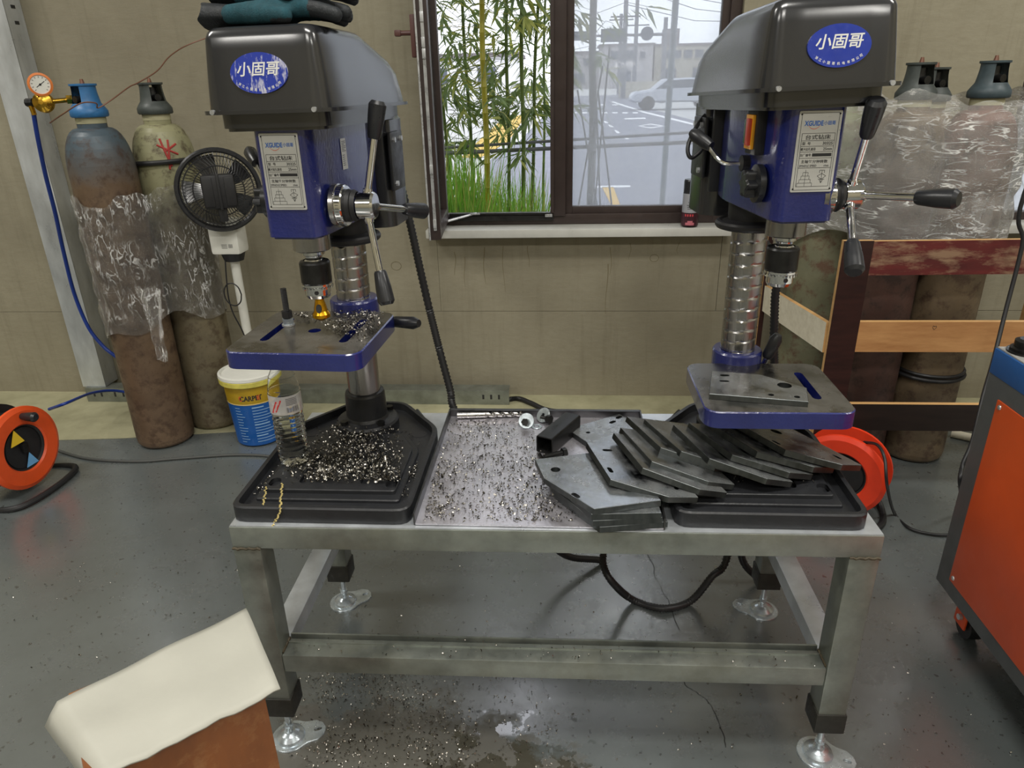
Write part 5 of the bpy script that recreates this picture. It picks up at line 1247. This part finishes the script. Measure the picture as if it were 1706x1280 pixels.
b = MB(); b.lathe([(.045, .03), (.036, 0), (.02, -.004)], n0+V3(.008, 0, -.093), n=24); b.build('collar', 'black', fn)
b = MB(); b.cyl(n0+V3(.008, .0, -.085), V3(.006, 0, .02), .0175, n=18); b.build('pole', 'white', fn)
b = MB(); b.lathe([(.0001, .03), (.03, .028), (.042, .016), (.045, .006), (.045, 0)], (0.006, 0, 0), n=36); b.build('foot', 'white', fn)
b = MB(); b.tube(spline([n0+V3(-.012, -.03, -.07), n0+V3(-.02, -.035, -.16), n0+V3(-.028, -.03, -.235), n0+V3(-.02, -.03, -.3), n0+V3(.0, -.02, -.38), n0+V3(.02, -.02, -.5), n0+V3(.03, -.02, -.7)], 8), .0028, 6)
b.tube(spline([n0+V3(-.026, -.035, -.22)+V3(.034*math.cos(t*.7)+.02, 0, .045*math.sin(t*.7)) for t in range(10)], 4), .0026, 6); b.build('power_cord', 'cord', fn)

# ------------------------------------------------------------------ orange welding cabinet
cb_ = empty('machine_cabinet', (1.28, 1.05, 0), 0, 'tall orange and grey steel machine cabinet with a blue top band on castors', 'cabinet')
X0, X1, Y0, Y1 = .962, 1.60, .45, 1.553; zl0, zl1 = .128, .764
lc2 = lambda *p: Vector(p)-cb_.location
def cbox(name, x0, x1, y0, y1, z0, z1, mat, parent=None, bev=.002):
    b = MB(); b.box(lc2((x0+x1)/2, (y0+y1)/2, (z0+z1)/2), (x1-x0, y1-y0, z1-z0), bev=bev); return b.build(name, mat, parent or cb_)
cbox('body', X0, X1, Y0, Y1, zl0, zl1-.062, 'greypaint'); cbox('blue_top_band', X0-.001, X1+.001, Y0-.001, Y1+.001, zl1-.062, zl1-.004, 'bluepaint')
cbox('top_plate', X0+.002, X1-.002, Y0+.002, Y1-.002, zl1-.004, zl1, 'aluplate', bev=.001)
sp_ = cbox('side_panel', X0-.003, X0+.001, Y0+.055, Y1-.056, zl0+.042, zl1-.105, 'orangepaint', bev=.001)
for y in (Y0+.075, Y1-.070):
    for z in (zl0+.056, zl1-.118):
        b = MB(); p = lc2(X0-.003, y, z); b.lathe([(.006, 0), (.005, .002), (.0001, .003)], p, (-1, 0, 0), 12); b.build('panel_screw', 'silver', sp_)
kp = pz(1702, 587, zl1); b = MB(); b.lathe([(.034, 0), (.034, .010), (.028, .012), (.028, .026), (.02, .03), (.0001, .03)], lc2(kp.x+.012, kp.y, zl1), n=24); b.lathe([(.04, -.0), (.04, .004), (.034, .004)], lc2(kp.x+.012, kp.y, zl1), n=24); b.build('swivel_mount', 'darksteel', cb_)
for x, y in ((1.035, 1.50), (1.035, .52), (1.53, 1.50), (1.53, .52)):
    b = MB(); b.box(lc2(x, y, .122), (.06, .06, .006)); ct = b.build('castor', 'silver', cb_)
    b = MB(); b.box(lc2(x, y, .085), (.045, .012, .062), bev=.004) if False else b.cyl(lc2(x-.016, y-.01, .036), lc2(x+.016, y-.01, .036), .0355, n=24); b.build('wheel', 'black', ct)
    b = MB()
    for s_ in (-1, 1): b.box(lc2(x+s_*.022, y-.004, .072), (.006, .05, .085), bev=.004)
    b.box(lc2(x, y-.02, .098), (.05, .05, .036), bev=.008); b.build('fork', 'orange', ct)
    b = MB(); b.cyl(lc2(x-.034, y-.01, .06), lc2(x-.026, y-.01, .06), .008, n=10); b.build('axle_nut', 'silver', ct)

# ------------------------------------------------------------------ cables and conduits
def cord(name, pts, r, mat, label, cat='cable', k=10, rib=False):
    b = MB()
    if rib: p, rr = ribbed(pts, r); b.tube(p, rr, 10)
    else: b.tube(spline(pts, k), r, 8)
    return tag(b.build(name, mat, smooth=70), label, cat)
H4 = Matrix.Rotation(-R_(4.0), 4, 'Z')
cord('corrugated_conduit', [py(632, 200, 1.66), py(648, 250, 1.70), py(668, 310, 1.72), py(685, 380, 1.72), py(698, 440, 1.72), py(714, 510, 1.72), py(734, 590, 1.70), py(750, 650, 1.68), py(757, 682, 1.66), V3(-.22, 1.655, .45), V3(-.1, 1.66, .25), V3(.0, 1.69, .08), V3(.12, 1.75, .012)], .0095, 'cord', 'long black corrugated conduit hanging from the press with gloves', rib=True)
cord('corrugated_conduit', [V3(.07, 1.64, .40), py(1004, 900, 1.60), py(1005, 940, 1.57), py(1020, 970, 1.54), pz(1055, 1000, .012)+V3(0, 0, 0), pz(1105, 1014, .012), pz(1150, 1002, .014), py(1185, 962, 1.58), py(1212, 925, 1.61), V3(.45, 1.64, .42), V3(.44, 1.65, .62)], .0095, 'cord', 'black corrugated conduit looping down to the floor under the bench', rib=True)
cord('corrugated_conduit', [V3(.405, 1.645, 1.075), V3(.42, 1.65, 1.03), py(1293, 440, 1.66), py(1291, 500, 1.66), py(1289, 560, 1.66), py(1285, 640, 1.66), V3(.46, 1.655, .5), V3(.47, 1.655, .3), V3(.5, 1.665, .1), V3(.56, 1.68, .0115)], .0095, 'cord', 'black corrugated conduit hanging straight down behind the right press', rib=True)
cord('motor_cable', [py(1188, 182, 1.62), py(1172, 195, 1.60), py(1158, 215, 1.58), py(1147, 240, 1.56), py(1147, 258, 1.55), py(1155, 262, 1.55), py(1172, 245, 1.56), py(1176, 222, 1.60)], .0042, 'cord', 'thin black cable looping out beside the motor of the right press')
cord('power_cable', [pz(86, 744, .03), pz(100, 752, .008), pz(150, 765, .006), pz(230, 769, .006), pz(300, 764, .006), pz(400, 758, .006), pz(470, 764, .006), pz(560, 790, .006), V3(-.55, 2.1, .006), V3(.1, 2.15, .006)], .0055, 'cordgrey', 'dark grey cable running over the floor from the cable reel')
cord('blue_cable', [pz(82, 682, .18), py(110, 672, 2.35), py(150, 656, 2.6), py(185, 651, 2.72), V3(-1.9, 2.77, .09), V3(-1.75, 2.8, .06), V3(-1.6, 2.83, .012), V3(-1.3, 2.84, .009)], .006, 'hose', 'blue cable stretched from the crank of the cable reel towards the wall')
cord('power_cable', [py(1440, 737, 2.05), py(1462, 742, 1.98), py(1474, 765, 1.93), py(1478, 810, 1.9), pz(1490, 855, .01), pz(1515, 880, .006), pz(1550, 890, .006), pz(1585, 892, .006), pz(1640, 890, .006)], .0048, 'cord', 'black cable curling over the floor from the red-orange reel to the cabinet')
cord('power_cable', [V3(1.62, 2.15, 3.98), V3(1.60, 2.15, 2.4), py(1735, 250, 2.13), py(1703, 410, 2.12), py(1675, 520, 2.08), py(1655, 600, 2.02), py(1638, 660, 1.95), py(1620, 735, 1.88), py(1604, 775, 1.84), py(1600, 810, 1.82), pz(1612, 850, .006), pz(1660, 850, .006)], .006, 'cord', 'black cable hanging down behind the orange cabinet')
cord('floor_hose', [pz(838, 668, .012), pz(862, 664, .014), pz(885, 672, .014), pz(915, 684, .012), pz(980, 690, .012), pz(1060, 700, .012)], .0105, 'cord', 'black conduit lying on the floor at the end of the wall channel', rib=True)
# white pipe on the floor behind the cabinet
a = pz(1585, 722, .016); c = pz(1690, 745, .016); b = MB(); b.cyl(a, c+(c-a)*.6, .0155, n=16); tag(b.build('floor_pipe', 'ply_pale'), 'pale pipe lying on the floor at the right side of the crate', 'pipe')

# ------------------------------------------------------------------ spray can on the sill
sc_ = empty('spray_can', (.507, 2.925, W1[2]+.0005), 0, 'spray can with black cap and dark red print standing on the window sill', 'spray can')
b = MB(); b.lathe([(.0001, .004), (.026, .002), (.0315, .004), (.033, .01), (.033, .128), (.0325, .131)], n=32, mis=[0, 0, 0, 1, 1]); b.build('can', ['darksteel', plain('silver_can_print', srgb(176, 178, 186), .3, .3)], sc_)
b = MB(); b.lathe([(.0335, .006), (.0335, .058)], n=32); b.build('dark_label', plain('dark_maroon_print', srgb(66, 34, 44), .35, var=.3, scale=60), sc_)
FS = math.atan2(-2.925, -.507)
b = MB(); wrap(b, .0341, .010, .02, FS-.5, FS+.55); wrap(b, .0341, .02, .027, FS-.25, FS+.35); b.build('car_print', plain('pink_print', srgb(196, 112, 124), .35), sc_)
b = MB()
for k in range(4): wrap(b, .0341, .044, .053, FS-.6+.28*k, FS-.44+.28*k, n=3)
b.build('title_print', plain('red_title_print', srgb(206, 70, 78), .35), sc_)
b = MB()
for z, w in ((.098, .6), (.086, .9), (.079, .8), (.072, .7)): wrap(b, .0336, z, z+.003, FS-w/2, FS+w/2)
b.build('can_print', 'inkgrey', sc_)
b = MB(); b.put([(.0338*math.cos(FS+.15+x), .0338*math.sin(FS+.15+x), z) for x, z in ((-.14, .108), (.14, .108), (.1, .118), (0, .127), (-.1, .118))], [(0, 1, 2, 3, 4)]); b.build('flame_print', plain('amber_print', srgb(220, 140, 60), .35), sc_)
b = MB(); b.lathe([(.0325, .131), (.0315, .135), (.0315, .178), (.029, .184), (.0001, .184)], n=32); b.build('cap', 'knob', sc_)

# ------------------------------------------------------------------ brown box with a foam sheet in the foreground
ZS = .5
TL, TR, BR, BL = pz(66, 1190, ZS), pz(411, 1018, ZS), pz(468, 1153, ZS), pz(205, 1282, ZS)
e1 = (BL-BR).normalized(); e2 = (TR-BR); e2 = (e2-e1*e2.dot(e1)).normalized()
c0 = pz(443, 1164, ZS-.01); c0 = c0+e2*.004
bx = empty('brown_box', (c0.x, c0.y, 0), math.atan2(-e1.y, -e1.x), 'brown varnished wooden box in front of the bench leg', 'box')
W_, D_, Hh = .235, .180, ZS-.012; th = .012
for nm, c, d in (('side_board', (-W_/2, th/2, Hh/2), (W_, th, Hh)), ('side_board', (-W_/2, D_-th/2, Hh/2), (W_, th, Hh)), ('end_board', (-th/2, D_/2, Hh/2), (th, D_-2*th, Hh)), ('end_board', (-W_+th/2, D_/2, Hh/2), (th, D_-2*th, Hh)), ('top_board', (-W_/2, D_/2, Hh+.004), (W_+.004, D_+.004, .008))):
    b = MB(); b.box(c, d, bev=.0015); b.build(nm, 'brown', bx, smooth=0)
b = MB(); n, m_ = 26, 16; vs = []
for i in range(n+1):
    for j in range(m_+1):
        u, v = i/n, j/m_
        p = TR.lerp(TL, u).lerp(BR.lerp(BL+(BL-BR)*.18, u), v)
        w = .004+.006*math.sin(PI*v)*(1-.4*u)+.0022*math.sin(9*v+3*u)+.0014*math.sin(14*u+2)
        if u > .93: w -= .03*(u-.93)/.07
        edge = .0012*math.sin(23*u)+.001*math.sin(41*u)
        vs.append((p.x+e2.x*edge*(1 if v > .9 else 0), p.y+e2.y*edge*(1 if v > .9 else 0), ZS-.003+max(w, -.05)+.004))
k = len(vs); fs = [(i*(m_+1)+j, i*(m_+1)+j+1, (i+1)*(m_+1)+j+1, (i+1)*(m_+1)+j) for i in range(n) for j in range(m_)]
b.put(vs, fs); o = b.build('foam_sheet', 'foam', smooth=80); md = o.modifiers.new('thickness', 'SOLIDIFY'); md.thickness = .0035; md.offset = 1
tag(o, 'white foam packing sheet draped over the brown box', 'foam sheet')
# ------------------------------------------------------------------ outdoors
GZ = -.12
b = MB(); b.box((0, 153.2, GZ-.06), (500, 300, .1)); struct(b.build('outside_ground', 'pavement', smooth=0), 'pale paved ground outside the window')
def gpoly(name, pix, mat, z, label, kind=True):
    P = [pz(x, y, GZ+z) for x, y in pix]; b = MB(); b.prism([(p.x, p.y) for p in P], GZ-.009, GZ+z)
    o = b.build(name, mat, smooth=0); struct(o, label); return o
road = [(760, 420), (815, 268), (868, 228), (905, 195), (925, 175), (960, 160), (1040, 158), (1070, 178), (1200, 212), (1500, 300), (1500, 420)]
gpoly('road', road, 'asphalt', .002, 'grey asphalt road outside the window')
gpoly('trim_3', [(768, 262), (835, 200), (880, 188), (868, 204), (846, 236), (800, 262)], 'yellowground', .002, 'yellow painted patch of ground beside the road')
def mark(pix, mat='roadhazewhite'):
    P = [pz(x, y, GZ+.004) for x, y in pix]; b = MB(); b.prism([(p.x, p.y) for p in P], GZ+.0021, GZ+.006); o = b.build('road_marking', mat, smooth=0); struct(o, 'painted road marking outside the window')
mark([(852, 240), (905, 190), (909, 190), (860, 240)])
for a, c in (((1006, 202), (1010, 205)), ((1014, 208), (1019, 212)), ((1024, 217), (1030, 222)), ((1036, 226), (1045, 232))): mark([(a[0]-1, a[1]), (a[0]+3, a[1]), (c[0]+4, c[1]), (c[0]-2, c[1])])
mark([(1018, 170), (1022, 169), (1075, 186), (1190, 214), (1190, 217), (1072, 188)])
for x in range(952, 1070, 17): mark([(x, 187), (x+9, 187), (x+9, 189), (x, 189)])
for x in range(940, 1030, 20): mark([(x, 174), (x+9, 174), (x+9, 175.5), (x, 175.5)])
for (p, q, r_, s_) in (((1063, 210), (1085, 206), (1083, 207.5), (1067, 210)), ((1085, 206), (1106, 210), (1101, 210), (1083, 207.5)), ((1106, 210), (1084, 214), (1083, 212.5), (1101, 210)), ((1084, 214), (1063, 210), (1067, 210), (1083, 212.5))): mark([p, q, r_, s_])
mark([(1040, 197), (1075, 196), (1076, 198), (1041, 199)])
mark([(1003, 312), (1022, 312), (1040, 360), (1024, 372), (1020, 345)], 'roadyellow')
mark([(992, 310), (1050, 309), (1050, 312), (992, 313)])
# bamboo by the window
def bamboo(xp, yp, Y, r, hgt, lean, mat, leafmat, nb, label, seed, droop=1.0, z_from=1.0):
    rnd = random.Random(seed); base = py(xp, yp, Y); base = V3(base.x, Y, GZ)
    g = empty('bamboo_plant', base, 0, label, 'bamboo', 'bamboo outside the window')
    b = MB(); n = 24; pts, rr = [], []
    for k in range(n+1):
        q = k/n; z = hgt*q; p = V3(lean*q*q+.004*math.sin(k*.9), .0, z)
        pts += [p, p+V3(0, 0, .004), p+V3(0, 0, .008)]; rr += [r*(1-.45*q), r*(1-.45*q)*1.18, r*(1-.45*q)]
    b.tube(pts, rr, 10); b.build('culm', mat, g)
    lf = MB(); tw = MB()
    for k in range(int(nb*1.25)):
        z = z_from+(hgt-z_from)*rnd.random(); q = z/hgt; a = rnd.uniform(0, 2*PI); o = V3(lean*q*q, 0, z); L = rnd.uniform(.15, .42)
        d = V3(math.cos(a), math.sin(a)*.8, rnd.uniform(-.2, .8)).normalized(); e = o+d*L+V3(0, 0, -.06*droop)
        tw.tube([o, o+d*L*.6, e], .0016, 4)
        for j in range(rnd.randint(6, 11)):
            t = rnd.uniform(.3, 1); c = o.lerp(e, t); la = a+rnd.uniform(-1.1, 1.1); ll = rnd.uniform(.08, .17); w = ll*rnd.uniform(.055, .09)
            u = V3(math.cos(la), math.sin(la), rnd.uniform(-1.3, .15)*droop).normalized(); s = u.cross(V3(rnd.uniform(-1, 1), rnd.uniform(-1, 1), 1)).normalized()
            lf.put([c, c+u*ll*.35+s*w, c+u*ll-V3(0, 0, .012), c+u*ll*.35-s*w], [(0, 1, 2, 3)], rnd.random() < .3)
    tw.build('twigs', mat, g)['kind'] = 'stuff'; o = lf.build('foliage', leafmat, g, smooth=0); o['kind'] = 'stuff'
LM = ['leaf', 'leaf2']
for i, a in enumerate(((812, 330, 4.05, .019, 3.1, .02, 'culm', 26, 'thick yellow bamboo culm standing in the open half of the window'),
    (752, 330, 4.3, .011, 3.0, -.1, 'culmg', 52, 'green bamboo at the open casement, leaning to the wall'),
    (790, 330, 4.45, .012, 3.2, -.06, 'culmg', 52, 'green bamboo just beside the thick yellow culm, road side away'),
    (848, 330, 4.3, .012, 3.1, .03, 'culmg', 46, 'straight green bamboo on the road side of the thick yellow culm'),
    (872, 330, 4.2, .014, 3.1, .02, 'culmg', 36, 'green bamboo of a twin pair near the window mullion'),
    (884, 330, 4.35, .012, 3.0, .14, 'culmg', 36, 'second green bamboo of the twin pair near the window mullion'),
    (728, 330, 4.6, .011, 3.0, -.05, 'culmg', 50, 'bamboo mostly hidden behind the open casement'),
    (905, 330, 5.0, .010, 3.2, .05, 'culmg', 40, 'thin bamboo behind the window mullion'))):
    bamboo(*a[:7], LM, a[7], a[8], 20+i, z_from=1.05 if i else 1.3)
bamboo(948, 330, 5.2, .010, 3.2, .05, 'culmg', LM, 46, 'thin leafy bamboo behind the dusty pane beside the mullion', 41, z_from=1.5)
bamboo(985, 348, 4.3, .026, 3.2, -.03, 'polegrey', LM, 14, 'thick pale bamboo pole behind the dusty pane with sticks tied to it', 42, z_from=1.55)
bamboo(1690, 300, 4.6, .012, 3.1, .02, 'culmg', LM, 60, 'green bamboo outside the second window', 43, z_from=.5)
bamboo(1730, 300, 5.0, .012, 3.1, .02, 'culmg', LM, 60, 'green bamboo further along outside the second window', 44, z_from=.5)
# support sticks, rails and steel post
for k, (p, q) in enumerate((((962, 150), (996, 350)), ((1016, 75), (990, 350)), ((990, 80), (1000, 345)), ((1004, 110), (966, 330)), ((996, 150), (1020, 350)))):
    Y = 4.25-.03*k; a, c = py(*p, Y), py(*q, Y-.05); d = (c-a).normalized(); b = MB(); b.tube([a, c+d*max(0, (GZ-c.z)/d.z)], .005, 6); tag(b.build('support_stick', 'polegrey'), 'thin grey stick tied to the pale bamboo pole outside', 'stick', 'sticks tied to the bamboo pole')
for (p, q, r, lab) in (((728, 256), (1260, 232), .011, 'lower'), ((728, 247), (1260, 214), .008, 'upper')):
    a, c = py(*p, 4.12), py(*q, 4.6); b = MB(); b.tube([a, c], r, 8); tag(b.build('bamboo_rail', 'polegrey'), '%s grey horizontal rail tied across the bamboo outside' % lab, 'rail')
b = MB(); a = py(1104, 300, 5.2); b.cyl((a.x, 5.2, GZ), (a.x+.03, 5.2, 3.4), .021, n=12); tag(b.build('steel_pole', plain('blue_grey_pole', srgb(132, 146, 160), .5)), 'slim blue-grey steel pole close behind the dusty pane', 'pole')
# grass along the wall
b = MB(); rnd = random.Random(9)
for k in range(4200):
    x = rnd.uniform(-1.15, .15); y = rnd.uniform(3.6, 4.6); h = rnd.uniform(.5, 1.0)*(1.22 if x < -.45 else (1.02 if x < -.12 else .8)); a = rnd.uniform(0, 2*PI); w = rnd.uniform(.004, .010); be = rnd.uniform(.05, .3)*h
    d = V3(math.cos(a), math.sin(a), 0); s = V3(-d.y, d.x, 0)*w; o = V3(x, y, GZ)
    b.put([o-s, o+s, o+d*be*.35+s*.8+V3(0, 0, h*.6), o+d*be*.35-s*.8+V3(0, 0, h*.6), o+d*be+V3(0, 0, h)], [(0, 1, 2, 3), (3, 2, 4)], rnd.random() < .3)
tag(b.build('tall_grass', ['grass', 'leaf2'], smooth=0), 'bright green tall grass growing below the open window', 'grass', kind='stuff')
b = MB(); b.box((-.2, 4.0, GZ-.003), (3.2, 1.3, .012)); struct(b.build('trim_4', 'dirt', smooth=0), 'strip of bare soil under the bamboo')
# gantry with signs
Yg = 48.0
gt = empty('sign_gantry', (py(1103, 150, Yg).x, Yg, GZ), 0, 'grey roadside mast with an arm carrying two rectangular boards and a disc', 'road sign')
gl_ = lambda p: Vector(p)-gt.location
pt = py(1105, 57, Yg); pe = py(945, 61, Yg)
b = MB(); b.cyl((0, 0, 0), (0, 0, gl_(pt).z+.9), .16, .12, n=12); b.build('mast', 'polegrey', gt)
b = MB(); b.cyl(gl_(pt), gl_(pe), .09, .06, n=10); b.build('arm', 'polegrey', gt)
c = py(1022, 59, Yg-.2); b = MB(); b.box(gl_(c), (1.5, .08, .72)); b.build('board', 'signgrey', gt)
c = py(966, 60, Yg-.2); b = MB(); b.box(gl_(c), (.95, .08, .5)); b.build('board', 'signgrey', gt)
c = py(1078, 56, Yg-.2); b = MB(); b.cyl(gl_(c)+V3(0, .04, 0), gl_(c)-V3(0, .04, 0), .38, n=24); b.build('disc', 'signgrey', gt)
# utility poles
for xp, Y, lab in ((1038, 60, 'thick utility pole beyond the sign gantry'), (1056, 70, 'thinner utility pole beyond the sign gantry'), (1031, 75, 'short dark utility pole behind the rectangular board')):
    p = py(xp, 150, Y); h = 9.5 if 'short' not in lab else 7.0; g = empty('utility_pole', (p.x, Y, GZ), 0, lab, 'utility pole', 'utility poles')
    b = MB(); b.cyl((0, 0, 0), (0, 0, h), .2, .15, n=10); b.build('shaft', 'polegrey', g)
    for z in (h-.5, h-3.8): b = MB(); b.box((0, 0, z), (2.2, .1, .1)); b.build('crossarm', 'signgrey', g)
for k, (z0, z1) in enumerate(((8.6, 7.4), (7.6, 6.8), (6.4, 6.2))):
    b = MB(); a = py(1038, 100, 60); c = py(1240, 100, 80); b.tube([V3(a.x, 60, z0), V3((a.x+c.x)/2, 70, (z0+z1)/2-.5), V3(c.x, 80, z1)], .03, 5); tag(b.build('power_line', 'signgrey'), ['topmost', 'middle', 'lowest'][k]+' power line strung from the thick utility pole', 'power line')
# houses
def house(x0, x1, Y, h, mat, label, wins, D=9, roof=True):
    a, c = py(x0, 150, Y).x, py(x1, 150, Y).x; g = empty('house', ((a+c)/2, Y, GZ), 0, label, 'house', 'houses across the road'); w = c-a
    b = MB(); b.box((0, D/2, h/2), (w, D, h)); b.build('wall', mat, g, smooth=0)
    b = MB(); b.box((0, D/2, h+.15), (w+.6, D+.6, .3)); b.build('roof', 'roof', g, smooth=0)
    for u, z, ww, hh in wins:
        b = MB(); b.box((w*(u-.5), -.03, z), (ww, .06, hh)); f = b.build('window', 'housewin', g, smooth=0)
        b = MB(); b.box((w*(u-.5), -.08, z-hh/2-.06), (ww+.3, .12, .1)); b.build('window_ledge', mat, f, smooth=0)
house(1000, 1085, 125, 6.2, 'house', 'pale two storey house with a teal doorway', [(.25, 4.9, 1.1, 1.2), (.55, 4.9, 1.1, 1.2), (.8, 4.8, .8, 1.0), (.5, 1.6, 1.4, 2.4)])
house(1088, 1215, 130, 6.2, 'house2', 'long pale two storey house behind the silver car', [(k/7, 4.9, 1.3, 1.2) for k in range(1, 7)]+[(.2, 1.8, 2.2, 2), (.6, 1.8, 2.4, 2)])
house(930, 998, 135, 5.6, 'house', 'low pale house beyond the far end of the road', [(.3, 4.2, 1.3, 1.1), (.7, 4.2, 1.3, 1.1), (.5, 1.6, 2.0, 1.6)])
house(700, 860, 60, 3.2, 'roadhazewhite', 'low building behind the bamboo, coloured white as haze', [(.2, 1.9, 1.4, 1.2), (.7, 1.9, 1.4, 1.2)])  # white walls stand in for the bright haze behind the bamboo
house(1232, 1420, 118, 6.0, 'house', 'pale house hidden behind the right press cover', [(.2, 4.6, 1.3, 1.2), (.6, 4.6, 1.3, 1.2)])
house(1640, 1900, 45, 4.2, 'house2', 'cream building seen through the second window', [(.2, 2.4, 1.3, 1.2), (.6, 2.4, 1.3, 1.2)])
hb_ = py(1116, 80, 134); b = MB(); b.box((hb_.x, 134, 7.5), (2.6, 2.6, 2.5), bev=.1); tag(b.build('roof_tank', 'roof'), 'boxy stair tower rising above the long pale house', 'roof tower')
b = MB(); a = py(1030, 172, 62); c = py(1185, 172, 62); b.box(((a.x+c.x)/2, 62, GZ+.6), (c.x-a.x, .3, 1.2)); tag(b.build('garden_wall', 'house2'), 'low cream garden wall before the two storey house', 'garden wall')
# silver car
cp = pz(1110, 182, GZ); car = empty('parked_car', (cp.x+.4, cp.y, GZ), 0, 'silver car parked at the roadside', 'car')
prof = [(-2.2, .35), (-2.22, .62), (-2.05, .82), (-1.2, .92), (-.62, 1.38), (.75, 1.42), (1.45, 1.0), (2.15, .9), (2.22, .55), (2.15, .32)]
b = MB(); mt = face_matrix((0, 0, 0), (1, 0, 0), (0, 0, 1)); b.prism(roundpoly(prof, .12, 3), -.85, .85, mat=mt, ch=.08); b.build('body', 'carpaint', car)
b = MB(); b.prism(roundpoly([(-1.05, .95), (-.56, 1.32), (.7, 1.35), (1.28, 1.0)], .05, 2), .851, .858, mat=mt); b.build('side_window', 'carglass', car)
for x in (-1.4, 1.35):
    for s in (-1, 1): b = MB(); b.cyl((x, s*.72, .32), (x, s*.88, .32), .32, n=20); b.build('wheel', 'black', car)
